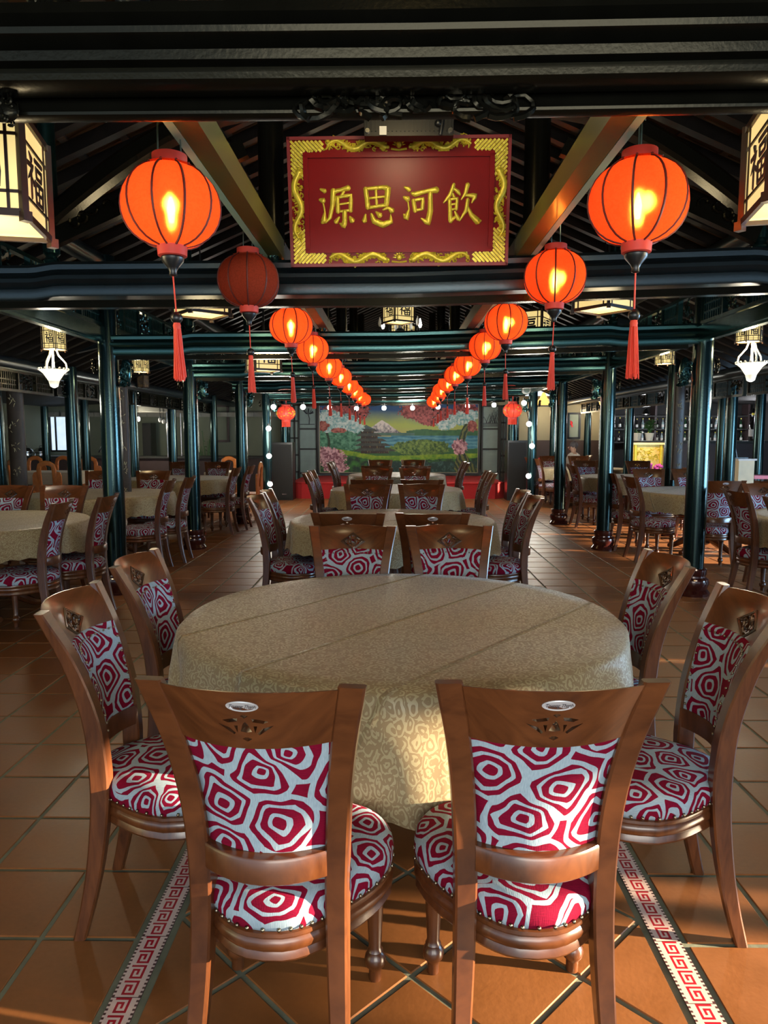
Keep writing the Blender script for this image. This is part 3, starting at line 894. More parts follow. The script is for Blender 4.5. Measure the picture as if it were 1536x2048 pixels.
    fy = lambda x, z: rail_y(x, CZ + z) + lerp(SD, CZ + z) * .85 / 2
    for i in range(4):
        a, b = dia[i], dia[(i + 1) % 4]
        for s in (1.0, .88):
            mb.tube([(s * (a[0] + (b[0] - a[0]) * q / 4), fy(s * (a[0] + (b[0] - a[0]) * q / 4), s * (a[1] + (b[1] - a[1]) * q / 4)) + .001, CZ + s * (a[1] + (b[1] - a[1]) * q / 4)) for q in range(5)], .0022, 5)
    for sx in (-1, 1):
        for cx, cz, r0, a0, tn in ((.016, .004, .013, 0, 4.6), (.034, -.002, .010, 2, -4.4), (.012, -.018, .009, 1, 4.2), (.013, .022, .008, 4, 4.2), (.046, .002, .006, 0, 4)):
            mb.tube([(sx * (cx + r0 * (1 - .7 * q / 9) * math.cos(a0 + tn * q / 9)), fy(cx, cz) + .001, CZ + cz + r0 * (1 - .7 * q / 9) * math.sin(a0 + tn * q / 9)) for q in range(10)], [.0034 - .0002 * q for q in range(10)], 5)
    build('front_carving', mb, CARVE, t, 60)
    # oval maker's badge on the back
    bz_ = .972
    def by(x, z): return rail_y(x, z) - lerp(SD, z) * .85 / 2
    mb = MB(); n = 28; a_, b_ = .033, .0125
    lo = [(a_ * math.cos(2 * PI * i / n), by(a_ * math.cos(2 * PI * i / n), bz_ + b_ * math.sin(2 * PI * i / n)) + .001, bz_ + b_ * math.sin(2 * PI * i / n)) for i in range(n)]
    rim = [(x * 1.0, y - .0028, z) for x, y, z in lo]
    inn = [(x * .86, y - .0030, bz_ + (z - bz_) * .82) for x, y, z in lo]
    inn2 = [(x * .84, y - .0020, bz_ + (z - bz_) * .78) for x, y, z in lo]
    mb.loft([lo, rim, inn, inn2]); badge = build('badge', mb, SILVER, t, 30)
    badge['label'] = 'oval silver badge'
    fc = bpy.data.curves.new('script', 'FONT'); fc.body = 'Truong Thanh'; fc.size = .0105; fc.shear = .45; fc.align_x = 'CENTER'; fc.align_y = 'CENTER'; fc.extrude = .0002; fc.space_character = .92
    fo = bpy.data.objects.new('tmp', fc); COL.objects.link(fo)
    dg = bpy.context.evaluated_depsgraph_get(); me = bpy.data.meshes.new_from_object(fo.evaluated_get(dg)); bpy.data.objects.remove(fo)
    me.materials.clear(); me.materials.append(INK)
    lo_ = link('lettering', me, badge, (0, by(0, bz_) - .0027, bz_), (PI / 2, 0, 0))
    return t
proto = make_chair('x')
proto_used = [False]
def chair(loc, rz, label, far=False):
    if not proto_used[0]:
        proto_used[0] = True; proto.location = (loc[0], loc[1], 0); proto.rotation_euler = (0, 0, rz); proto['label'] = label
        return proto
    return dup(proto, (loc[0], loc[1], 0), rz, label, None, ('badge', 'lettering', 'nail_heads', 'front_carving') if far == 2 else ('lettering', 'nail_heads') if far else ())

# ------------------------------------------------------------------ round tables with cloths
TZ, TR = .775, .86
def cloth_mesh(seed, R0=TR, deep=.25, shallow=.205, ph=0.0, folds=13):
    rnd = random.Random(seed); nA, rings, uvr = 160, [], []
    amp = [rnd.uniform(.6, 1.4) for _ in range(64)]; ph0 = rnd.uniform(0, 6)
    rad = [R0 * k / 9 for k in range(1, 10)]
    rad[-1] = R0 - .012
    for r in rad: rings.append([(r * math.cos(2 * PI * i / nA), r * math.sin(2 * PI * i / nA), TZ + .006) for i in range(nA)]); uvr.append(r)
    K = 12
    for k in range(1, K + 1):
        t = k / K; ring = []
        for i in range(nA):
            a = 2 * PI * i / nA
            c = abs(math.cos(2 * (a - ph))) ** 4
            drop = shallow + (deep - shallow) * c + .008 * math.sin(a * 40)
            fold = math.sin(folds * a + ph0 + .5 * math.sin(3 * a + ph0)) * (.008 + .020 * t) * amp[int(a / (2 * PI) * folds) % 64] * min(1, t * 2)
            z = TZ + .004 - drop * max(0, t - .06) / .94 - (.012 if t > .05 else 0) * min(1, t * 6)
            rr = R0 + .010 * min(1, t * 5) + .018 * t + fold
            ring.append((rr * math.cos(a), rr * math.sin(a), z))
        rings.append(ring); uvr.append(R0 + .30 * t)
    mb = MB(); n = nA
    vs = [(0, 0, TZ + .006)] + [p for r in rings for p in r]
    fs = [(0, 1 + i, 1 + (i + 1) % n) for i in range(n)]
    for k in range(len(rings) - 1):
        for i in range(n):
            j = (i + 1) % n; fs.append((1 + k * n + i, 1 + (k + 1) * n + i, 1 + (k + 1) * n + j, 1 + k * n + j))
    me = bpy.data.meshes.new('tablecloth'); me.from_pydata(vs, [], fs)
    uv = me.uv_layers.new(name='UVMap')
    co = [(0, 0)] + [(uvr[k] * math.cos(2 * PI * i / n), uvr[k] * math.sin(2 * PI * i / n)) for k in range(len(rings)) for i in range(n)]
    li = np.zeros(len(me.loops), dtype=np.int32); me.loops.foreach_get('vertex_index', li)
    uv.data.foreach_set('uv', np.array(co)[li].astype(np.float32).ravel())
    me.polygons.foreach_set('use_smooth', [True] * len(me.polygons))
    return me
tb = None
def round_table(x, y, desc, seed, mat=CLOTH):
    global tb
    if tb is None:
        tb = thing('round_table', 'x', 'table', (0, 0, 0), 0, 'round tables under damask cloths')
        mb = MB(); mb.lathe([(TR - .03, TZ - .035), (TR - .012, TZ - .028), (TR - .01, TZ - .004), (TR - .03, TZ)], 48); build('tabletop', mb, WOOD, tb)
        mb = MB(); mb.lathe([(.10, .10), (.12, .13), (.07, .2), (.06, .4), (.09, .5), (.07, .6), (.16, .70), (.2, TZ - .035)], 20); build('pedestal', mb, WOOD, tb)
        for k in range(4):
            mb = MB(); a = PI / 4 + k * PI / 2
            mb.tube([(.06 * math.cos(a), .06 * math.sin(a), .2), (.22 * math.cos(a), .22 * math.sin(a), .14), (.40 * math.cos(a), .40 * math.sin(a), .035), (.46 * math.cos(a), .46 * math.sin(a), .03)], [.05, .045, .032, .028], 8)
            build('foot', mb, WOOD, tb)
        t = tb; t.location = (x, y, 0); t['label'] = 'round wooden table under the cloth, ' + desc
    else:
        t = dup(tb, (x, y, 0), random.uniform(-.2, .2), 'round wooden table under the cloth, ' + desc)
    me = cloth_mesh(seed, deep=.37 if seed == 1 else .25, ph=0.0 if seed == 1 else random.uniform(-.3, .3)); me.materials.append(mat)
    o = link('tablecloth', me, None, (x, y, 0))
    tag(o, 'gold damask cloth draped over round table, ' + desc, 'tablecloth', 'gold damask tablecloths')
SEAT = {'NL': 'back to camera, left one', 'NR': 'back to camera, right one', 'FL': 'facing camera, left one', 'FR': 'facing camera, right one',
        'LN': 'left side, nearer one', 'LF': 'left side, farther one', 'RN': 'right side, nearer one', 'RF': 'right side, farther one'}
RZ = {'N': 0, 'F': PI, 'L': -PI / 2, 'R': PI / 2}
def seats(desc, spots, far=False):
    for k, v in spots.items():
        jit = v[2] if len(v) > 2 else random.uniform(-.06, .06)
        chair((v[0], v[1]), RZ[k[0]] + jit, f'carved brown chair with ring-patterned seat, {desc}, {SEAT[k]}', far)
def std(cx, cy, keys='NL NR FL FR LN LF RN RF', d=.95, s=.27, n=None, f=None, l=None, r=None):
    n = n or d; f = f or d; l = l or .80; r = r or .80
    q = {'NL': (cx - s, cy - n), 'NR': (cx + s, cy - n), 'FL': (cx - s, cy + f), 'FR': (cx + s, cy + f),
         'LN': (cx - l, cy - .29), 'LF': (cx - l, cy + .29), 'RN': (cx + r, cy - .29), 'RF': (cx + r, cy + .29)}
    return {k: q[k] for k in keys.split()}
T1 = 'at the nearest centre table'
round_table(-.02, 2.80, 'nearest in the centre row', 1)
seats(T1, {'NL': (-.310, 1.700, -.10), 'NR': (.262, 1.715, .03), 'FL': (-.272, 3.53, .0), 'FR': (.258, 3.55, .02),
           'LN': (-.735, 2.17, .06), 'LF': (-.785, 2.84, -.02), 'RN': (.725, 2.17, -.06), 'RF': (.745, 2.86, .02)})
round_table(-.06, 6.02, 'second in the centre row', 2)
q = std(-.06, 6.02, s=.265, n=1.22, f=.76, l=.80, r=.84); seats('at the second centre table', q, True)
round_table(-.02, 9.45, 'third in the centre row', 3)
q = std(-.02, 9.45, s=.285, n=1.30, f=.80, l=.84, r=.92); seats('at the third centre table', q, 2)
round_table(.0, 12.75, 'last in the centre row, before the stage', 4)
q = std(.0, 12.75, s=.31, n=1.2, f=.80, l=.86, r=.90); seats('at the last centre table', q, 2)
round_table(-3.5, 5.85, 'nearest in the left aisle', 5)
seats('at the nearest left-aisle table', {'RN': (-2.83, 5.25, .12), 'RF': (-2.70, 5.80, .06), 'FL': (-3.78, 6.56), 'FR': (-3.24, 6.56)}, True)
round_table(-3.62, 8.65, 'second in the left aisle', 6)
seats('at the second left-aisle table', {'RN': (-2.82, 7.80, .1), 'RF': (-2.76, 8.38, .05), 'FL': (-4.02, 9.36), 'FR': (-3.30, 9.36)}, True)
round_table(-3.6, 11.7, 'third in the left aisle', 7)
seats('at the third left-aisle table', {'RN': (-2.72, 10.75), 'RF': (-2.62, 11.3), 'FL': (-3.85, 12.5), 'FR': (-3.2, 12.5)}, 2)
round_table(4.0, 6.25, 'nearest in the right aisle', 8)
seats('at the nearest right-aisle table', {'LF': (3.28, 6.35), 'LN': (3.24, 5.55), 'FL': (3.70, 6.97)}, True)
round_table(3.88, 9.1, 'second in the right aisle', 9)
seats('at the second right-aisle table', {'NL': (3.50, 8.02), 'NR': (4.06, 8.0), 'LN': (3.05, 8.55), 'LF': (3.06, 9.35), 'FL': (3.6, 9.98), 'FR': (4.15, 9.98)}, True)
round_table(3.95, 12.2, 'third in the right aisle', 10)
seats('at the third right-aisle table', {'LN': (3.12, 11.6), 'LF': (3.13, 12.4), 'FL': (3.55, 13.2), 'FR': (4.50, 13.1), 'NR': (4.3, 11.1)}, 2)
round_table(3.95, 15.2, 'last in the right aisle', 11)
seats('at the last right-aisle table', {'LN': (3.18, 14.7), 'LF': (3.12, 15.4), 'FL': (3.50, 16.1), 'FR': (4.14, 16.1)}, 2)

#@@PART2
# ------------------------------------------------------------------ red silk lanterns
def lantern_proto():
    t = thing('red_lantern', 'x', 'lantern', (0, 0, 0), 0, 'two rows of red silk lanterns')
    r, hh = .155, .125
    prof = [(.052, hh), (.075, hh * .985)] + [(max(.05, r * (abs(math.cos(a)) ** .80)), hh * 1.02 * math.sin(a)) for a in [R(q) for q in (68, 58, 46, 34, 22, 11, 0, -11, -22, -34, -46, -58, -68)]] + [(.045, -hh)]
    mb = MB(); vs = []
    n = 60
    vs, fs = [], []
    for k, (rr, z) in enumerate(prof):
        for i in range(n):
            a = 2 * PI * i / n; f = 1 - .022 * (1 - abs(math.cos(5 * a)) ** .5) if False else 1 - .03 * abs(math.cos(5 * a)) * 0 - .028 * (1 - abs(math.cos(5 * a)))
            vs.append((rr * f * math.cos(a), rr * f * math.sin(a), z))
    for k in range(len(prof) - 1):
        for i in range(n):
            j = (i + 1) % n; fs.append((k * n + i, k * n + j, (k + 1) * n + j, (k + 1) * n + i))
    mb.add(vs, fs); build('shade', mb, SILK, t, 80)
    mb = MB()
    mb.tube([((rr * 1.003) * 1, 0, z) for rr, z in prof], .0042, 5); ribme = mb.mesh('rib', RIB)
    for k in range(10): link('rib', ribme, t, None, (0, 0, 2 * PI * (k + .0) / 10))
    mb = MB(); mb.lathe([(.052, hh - .004), (.055, hh), (.055, hh + .032), (.050, hh + .034)], 26); build('top_collar', mb, RED_CARD, t)
    mb = MB(); mb.lathe([(.036, -hh - .032), (.046, -hh - .03), (.048, -hh), (.044, -hh + .004)], 26); build('bottom_collar', mb, RED_CARD, t)
    mb = MB(); mb.lathe([(.034, -hh - .030), (.037, -hh - .036), (.035, -hh - .046), (.018, -hh - .066), (.012, -hh - .078), (.013, -hh - .090), (.005, -hh - .094)], 20); build('finial', mb, BLACKM, t)
    mb = MB(); mb.tube([(0, 0, -hh - .092), (.003, 0, -hh - .15), (.006, 0, -hh - .205)], .0028, 6); build('cord', mb, TASSEL, t)
    mb = MB(); mb.ball((.007, 0, -hh - .225), .0195, 14, 9); build('bead', mb, BLACKM, t)
    rnd = random.Random(4); mb = MB()
    for k in range(46):
        a = rnd.uniform(0, 2 * PI); q = math.sqrt(rnd.random()); r1, r2 = .009 * q, .021 * q
        zb = -hh - .225 - .205 + rnd.uniform(0, .018)
        mb.tube([(.007 + r1 * math.cos(a), r1 * math.sin(a), -hh - .238), (.009 + r1 * 1.5 * math.cos(a), r1 * 1.5 * math.sin(a), -hh - .30), (.013 + r2 * math.cos(a + .3), r2 * math.sin(a + .3), zb)], .0020, 4)
    mb.lathe([(.008, -hh - .236), (.013, -hh - .25), (.011, -hh - .262)], 10, (.007, 0, 0))
    stuff(build('tassel', mb, TASSEL, t, 60))
    mb = MB(); top = hh + .034
    for sx in (-1, 1): mb.tube([(sx * .036, 0, top - .02), (sx * .034, 0, top + .09), (sx * .030, 0, top + .115), (sx * .006, 0, top + .13)], .0026, 5)
    mb.tube([(.006 * math.cos(a), 0, top + .135 + .012 * math.sin(a)) for a in [2 * PI * i / 12 for i in range(13)]], .002, 5)
    build('wire_hanger', mb, WIRE, t)
    mb = MB(); mb.lathe([(.008, -.05), (.011, -.035), (.013, -.01), (.009, .012), (.003, .03)], 10); build('bulb', mb, BULB, t)
    d = bpy.data.lights.new('lantern_lamp', 'POINT'); d.energy = LANTERN_W; d.color = (1.0, 0.50, 0.20); d.shadow_soft_size = .02
    o = bpy.data.objects.new('lamp', d); COL.objects.link(o); o.parent = t; o.location = (0, -.022, .0)
    return t
LANTERN_W = 2.0
lp = lantern_proto()
LP = [(342, 413, 1276, 405), (497, 562, 1110, 555), (582, 652, 1012, 645), (625, 699, 970, 693), (658, 734, 935, 730), (681, 754, 910, 750), (698, 771, 895, 767), (710, 783, 882, 781), (719, 794, 876, 792), (728, 799, 867, 803)]
LY = [2.42, 3.72, 5.30, 6.42, 8.0, 9.1, 10.6, 11.75, 13.2, 14.5]
LW = [187, 121, 84, 65, 54, 44, 38, 33.5, 30, 28]
num = ['first', 'second', 'third', 'fourth', 'fifth', 'sixth', 'seventh', 'eighth', 'ninth', 'last']
first_l = True
for side in (0, 1):
    for k in range(10):
        px, py = LP[k][2 * side], LP[k][2 * side + 1]; p = at(px, py, LY[k])
        lab = f'red silk lantern with tassel, {num[k]} from the front in the {"left" if side == 0 else "right"} row'
        if side == 0 and k == 1: lab = 'unlit dusty red silk lantern with tassel, second in the left row'
        if first_l: first_l = False; lp.location = p; lp['label'] = lab; o = lp
        else: o = dup(lp, p, random.uniform(0, 6), lab)
        o.rotation_euler[2] = [.25, 1.1, .1, .5, .3, .7, .2, .45, .6, .1][k] + side * .9
        sc_ = LW[k] * LY[k] / F_PX / .312; o.scale = (sc_,) * 3
        # hook wire from the lantern up to the rail
        sx = -1 if side == 0 else 1; top = p.z + .125 + .034 + .147
        w = MB(); rx = p.x + ((-.69 if sx < 0 else .64) + sx * .05 - p.x) / sc_; top = p.z + .125 + .034 + .147
        if top < 2.50: w.tube([(0, 0, top - p.z - .01), (0, 0, top - p.z + .004), (rx - p.x, 0, 2.465 - p.z + .0), (rx - p.x - sx * .02, 0, 2.50 - p.z)], .0022, 5)
        else: w.tube([(0, 0, top - p.z - .01), (rx - p.x, 0, 2.50 - p.z)], .0022, 5)
        h = build('hook_wire', w, WIRE, o); h.rotation_euler = (0, 0, -o.rotation_euler[2])
        for c in list(o.children):
            b = c.name.split('.')[0]
            if side == 0 and k == 1 and b == 'shade':
                c.data = c.data.copy(); c.data.materials.clear(); c.data.materials.append(SILK_D)
            if side == 0 and k == 1 and b in ('bulb', 'lamp'): bpy.data.objects.remove(c)

# ------------------------------------------------------------------ brush characters
FU = [[(18, 6, 5), (30, 17, 12)], [(6, 31, 8), (38, 28, 9), (24, 46, 8), (8, 62, 3)], [(26, 44, 9), (26, 96, 8)], [(30, 52, 5), (42, 63, 9)],
      [(50, 9, 8), (95, 7, 8)], [(56, 22, 8), (59, 43, 8)], [(56, 24, 7), (91, 22, 8), (87, 42, 8)], [(59, 42, 7), (87, 41, 7)],
      [(50, 53, 9), (53, 97, 8)], [(50, 55, 7), (95, 53, 9), (92, 97, 9)], [(53, 74, 6), (91, 73, 6)], [(72, 55, 6), (72, 95, 6)], [(53, 95, 7), (91, 94, 7)]]
def brush(strokes, place, wscale, thick, name, mat, parent, flat=.35, nrm=None, sub=4):
    mb = MB()
    for s in strokes:
        pts, rs = [], []
        for (a, b) in zip(s, s[1:]):
            for q in range(sub):
                t = q / sub; pts.append(place(a[0] + (b[0] - a[0]) * t, a[1] + (b[1] - a[1]) * t)); rs.append((a[2] + (b[2] - a[2]) * t) * wscale)
        e = s[-1]; pts.append(place(e[0], e[1])); rs.append(e[2] * wscale)
        d0 = (Vector(pts[0]) - Vector(pts[1])).normalized(); d1 = (Vector(pts[-1]) - Vector(pts[-2])).normalized()
        pts = [Vector(pts[0]) + d0 * rs[0] * .6] + pts + [Vector(pts[-1]) + d1 * rs[-1] * .6]; rs = [rs[0] * .45] + rs + [rs[-1] * .4]
        mb.tube(pts, rs, 8, 0, flat, nrm)
    return build(name, mb, mat, parent, 50)

# ------------------------------------------------------------------ red name board
a0, a1 = at(583, 535, 3.915), at(1015, 530, 3.915); SW_ = a1.x - a0.x; SH = .630
sign = thing('name_board', 'red lacquer name board with gilt border and four gold characters', 'sign', ((a0.x + a1.x) / 2, 3.915, a0.z + .004), 0)
sign.rotation_euler = (R(7.5), R(-.4), R(.3))
mb = MB(); mb.box((0, .02, SH / 2), (SW_, .04, SH)); build('board', mb, RED_LACQ, sign, 0)
mb = MB()
for sz, d in ((1.0, .012),):
    for c, dd in (((0, -.006, .008), (SW_, .02, .016)), ((0, -.006, SH - .008), (SW_, .02, .016)), ((-SW_ / 2 + .008, -.006, SH / 2), (.016, .02, SH)), ((SW_ / 2 - .008, -.006, SH / 2), (.016, .02, SH))): mb.box(c, dd)
build('outer_edge', mb, RED_EDGE, sign, 0)
SX = lambda cx: (cx - 50) / 1420 * SW_ - SW_ / 2
SZ = lambda cy: SH - (cy - 60) / 850 * SH
ix0, ix1, iz0, iz1 = SX(165), SX(1352), SZ(800), SZ(178)
mb = MB()
for c, dd in ((((ix0 + ix1) / 2, -.006, iz0), (ix1 - ix0 + .024, .022, .024)), (((ix0 + ix1) / 2, -.006, iz1), (ix1 - ix0 + .024, .022, .024)), ((ix0, -.006, (iz0 + iz1) / 2), (.024, .022, iz1 - iz0)), ((ix1, -.006, (iz0 + iz1) / 2), (.024, .022, iz1 - iz0))): mb.box(c, dd)
build('inner_moulding', mb, RED_LACQ, sign, 0)
CH = {'yuan': [[(255, 393, 10), (285, 407, 20)], [(250, 462, 14), (274, 470, 26)], [(272, 490, 8), (280, 540, 8), (272, 600, 26), (260, 614, 14)],
      [(338, 400, 24), (330, 500, 20), (312, 580, 16), (283, 614, 8)], [(335, 412, 20), (390, 398, 16), (438, 386, 24)], [(405, 410, 12), (388, 438, 12)],
      [(362, 445, 18), (366, 545, 20)], [(362, 448, 12), (450, 434, 18), (447, 540, 18)], [(368, 494, 9), (440, 484, 9)], [(368, 540, 11), (446, 532, 11)],
      [(408, 538, 20), (408, 600, 22), (400, 634, 26), (374, 618, 6)], [(372, 578, 10), (350, 610, 22)], [(440, 575, 10), (458, 603, 26)]],
      'si': [[(545, 390, 20), (560, 520, 22)], [(545, 394, 14), (655, 385, 18), (690, 392, 26), (678, 500, 22)], [(560, 518, 14), (672, 500, 16)], [(566, 456, 11), (668, 445, 11)], [(612, 400, 12), (616, 508, 12)],
      [(543, 560, 8), (535, 606, 24)], [(580, 558, 12), (598, 606, 24), (655, 630, 28), (708, 610, 20), (706, 562, 5)], [(610, 545, 8), (638, 570, 26)], [(655, 532, 7), (690, 518, 14), (716, 540, 26)]],
      'he': [[(795, 385, 10), (828, 402, 22)], [(790, 450, 12), (818, 465, 26)], [(818, 482, 7), (824, 530, 8), (806, 588, 26), (790, 562, 8)],
      [(840, 425, 12), (862, 432, 22), (940, 412, 17), (1004, 405, 28)], [(852, 470, 18), (864, 545, 18)], [(852, 473, 12), (914, 461, 16), (909, 530, 16)], [(864, 538, 12), (910, 530, 12)],
      [(960, 412, 18), (962, 540, 24), (946, 622, 26), (902, 590, 6)]],
      'yin': [[(1112, 368, 14), (1088, 438, 18), (1047, 490, 7)], [(1105, 392, 10), (1138, 418, 18), (1152, 440, 8)], [(1106, 430, 8), (1113, 450, 14)], [(1085, 468, 16), (1092, 606, 20)], [(1085, 470, 10), (1134, 460, 14), (1129, 535, 14)],
      [(1092, 502, 9), (1128, 496, 9)], [(1092, 536, 9), (1128, 529, 9)], [(1090, 612, 20), (1136, 570, 7)], [(1120, 548, 9), (1144, 598, 20)],
      [(1200, 370, 20), (1186, 430, 16), (1160, 470, 6)], [(1182, 441, 10), (1250, 446, 24), (1228, 492, 6)], [(1202, 468, 16), (1192, 540, 17), (1150, 610, 6)], [(1196, 505, 10), (1226, 570, 20), (1268, 614, 30), (1290, 610, 8)]]}
for k, st in CH.items():
    brush(st, lambda cx, cy: (SX(cx), -.004, SZ(cy)), SW_ / 1420 * .74, .01, 'gold_character', GOLD, sign, .55, (0, -1, 0))
rnd = random.Random(11)
def dragon(x0, z0, x1, z1, flip, name):
    """sinuous gilt dragon relief along a border band from tail (x0,z0) to head (x1,z1)"""
    mb = MB(); d = Vector((x1 - x0, 0, z1 - z0)); L = d.length; u = d.normalized(); v = Vector((-u.z, 0, u.x)) * flip
    P0 = Vector((x0, -.008, z0)); amp = .022; pts = []; rs = []
    for i in range(33):
        t = i / 32; w = amp * math.sin(t * 2 * PI * 1.6) * (1 - .25 * t)
        pts.append(P0 + u * (L * t) + v * w); rs.append(.006 + .010 * math.sin(min(1, t * 1.15) * PI * .62))
    mb.tube(pts, rs, 6, 0, .9, (0, -1, 0))
    h = pts[-1]; mb.ball(h, .016, 8, 6, sc=(1.2, .7, .9)); mb.ball(h + u * .018 - v * .002, .009, 7, 5)
    for k in range(7):
        c = h + Vector((rnd.uniform(-.02, .02), -.002, rnd.uniform(-.02, .02))); a0 = rnd.uniform(0, 6)
        mb.tube([c + Vector((.014 * (1 - q / 7) * math.cos(a0 + q * .7), 0, .014 * (1 - q / 7) * math.sin(a0 + q * .7))) for q in range(7)], .003, 4)
    for i in list(range(1, 32)) * 2:
        p = pts[i]; s = rnd.choice((-1, 1)); q1 = p + v * s * rnd.uniform(.012, .026) + u * rnd.uniform(-.014, .014); q2 = q1 + u * rnd.uniform(-.018, .018) + v * s * rnd.uniform(0, .008)
        mb.tube([p, q1, q2], [.006, .005, .003], 4)
    for k in range(int(L / .011)):
        c = P0 + u * rnd.uniform(0, L) + v * rnd.choice((-1, 1)) * rnd.uniform(.006, .026); a0 = rnd.uniform(0, 6); tn = rnd.choice((-1, 1)) * rnd.uniform(3, 5); r0 = rnd.uniform(.007, .014)
        mb.tube([c + Vector((r0 * (1 - .7 * q / 6) * math.cos(a0 + tn * q / 6), .004, r0 * (1 - .7 * q / 6) * math.sin(a0 + tn * q / 6))) for q in range(7)], .0032, 4)
    return build(name, mb, GOLD, sign, 60)
def bandz(lo, hi): return (lo + hi) / 2
zt_, zb_ = (iz1 + SH) / 2 + .004, iz0 / 2 + .004
xl_, xr_ = (-SW_ / 2 + ix0) / 2, (SW_ / 2 + ix1) / 2
cw_ = .205
for z, f in ((zt_, 1), (zb_, 1)):
    dragon(-SW_ / 2 + cw_, z, -.075, z, f, 'gilt_dragon'); dragon(SW_ / 2 - cw_, z, .075, z, -f, 'gilt_dragon')
    mb = MB(); mb.ball((0, -.006, z), .016, 10, 7)
    for k in range(7):
        a = PI * k / 6; mb.tube([(.018 * math.cos(a), -.006, z + .018 * math.sin(a)), (.034 * math.cos(a), -.008, z + .028 * math.sin(a))], [.006, .001], 5)
    mb.tube([(-.04, -.006, z - .02), (0, -.006, z - .026), (.04, -.006, z - .02)], .005, 5); build('flaming_pearl', mb, GOLD, sign, 60)
for x, f in ((xl_, 1), (xr_, -1)):
    dragon(x, iz0 + .06, x, iz1 - .08, f, 'gilt_dragon')
for sx in (-1, 1):
    for sz in (0, 1):
        mb = MB(); ox, oz = sx * (SW_ / 2 - .018), (SH - .018) if sz else .018; dz = -1 if sz else 1
        def seg(a, b): mb.beam((ox - sx * a[0], -.004, oz + dz * a[1]), (ox - sx * b[0], -.004, oz + dz * b[1]), .0075, .012)
        bw, bh = abs(ix0 + SW_ / 2) - .028, iz0 - .028
        for k in range(-9, 10):
            off = k * .021
            def inside(p): return (0 <= p[0] <= .17 and 0 <= p[1] <= bh) or (0 <= p[0] <= bw and 0 <= p[1] <= .17)
            run = None; last = None; q = 0
            while q < .36:
                p = (q, q + off) if k % 2 == 0 or True else (q, -q + off)
                if inside(p):
                    if run is None: run = p
                    last = p
                elif run is not None:
                    if abs(last[0] - run[0]) > .012: seg(run, last)
                    run = None
                q += .003
        for k in range(8):
            off = .025 + k * .04
            for e in ((.0, .014),):
                c = (off * .5 + rnd.uniform(-.004, .004), off * .5)
                for s in (-1, 1):
                    p = (c[0] + s * (.02 + .012 * (k % 3)), c[1] - s * (.02 + .012 * (k % 3))); p2 = (p[0] + .011, p[1] - .011)
                    if inside(p) and inside(p2): seg(p, p2)
        build('corner_fret', mb, GOLD, sign, 0)
# floodlight clamped over the board
p = at(818, 252, 3.62)
t = thing('floodlight', 'black finned floodlight hanging over the top of the red name board', 'light', (p.x, 3.66, p.z))
mb = MB(); mb.box((0, 0, 0), (.43, .07, .085)); build('housing', mb, BLACKM, t, 0)
mb = MB()
for k in range(21): mb.box((-.2 + .02 * k, -.036, .012), (.005, .012, .07))
stuff(build('cooling_fins', mb, BLACKM, t, 0))
for sx in (-1, 1):
    mb = MB(); mb.tube([(sx * .20, -.045, -.02), (sx * .20, -.034, -.02)], .011, 10); build('bolt', mb, STEEL, t)
mb = MB(); mb.box((-.125, -.045, -.022), (.034, .002, .04)); build('paper_label', mb, WHITE, t, 0)
mb = MB(); mb.tube([(.15, -.04, -.04), (.16, -.05, .02), (.17, -.03, .10), (.18, .05, .16)], .008, 7); mb.ball((.14, -.045, .01), .018); build('cable', mb, BLACKM, t)
mb = MB(); mb.beam((-.17, .02, .03), (-.17, .25, .18), .03, .012); mb.beam((.17, .02, .03), (.17, .25, .18), .03, .012); build('bracket', mb, BLACKM, t, 0)

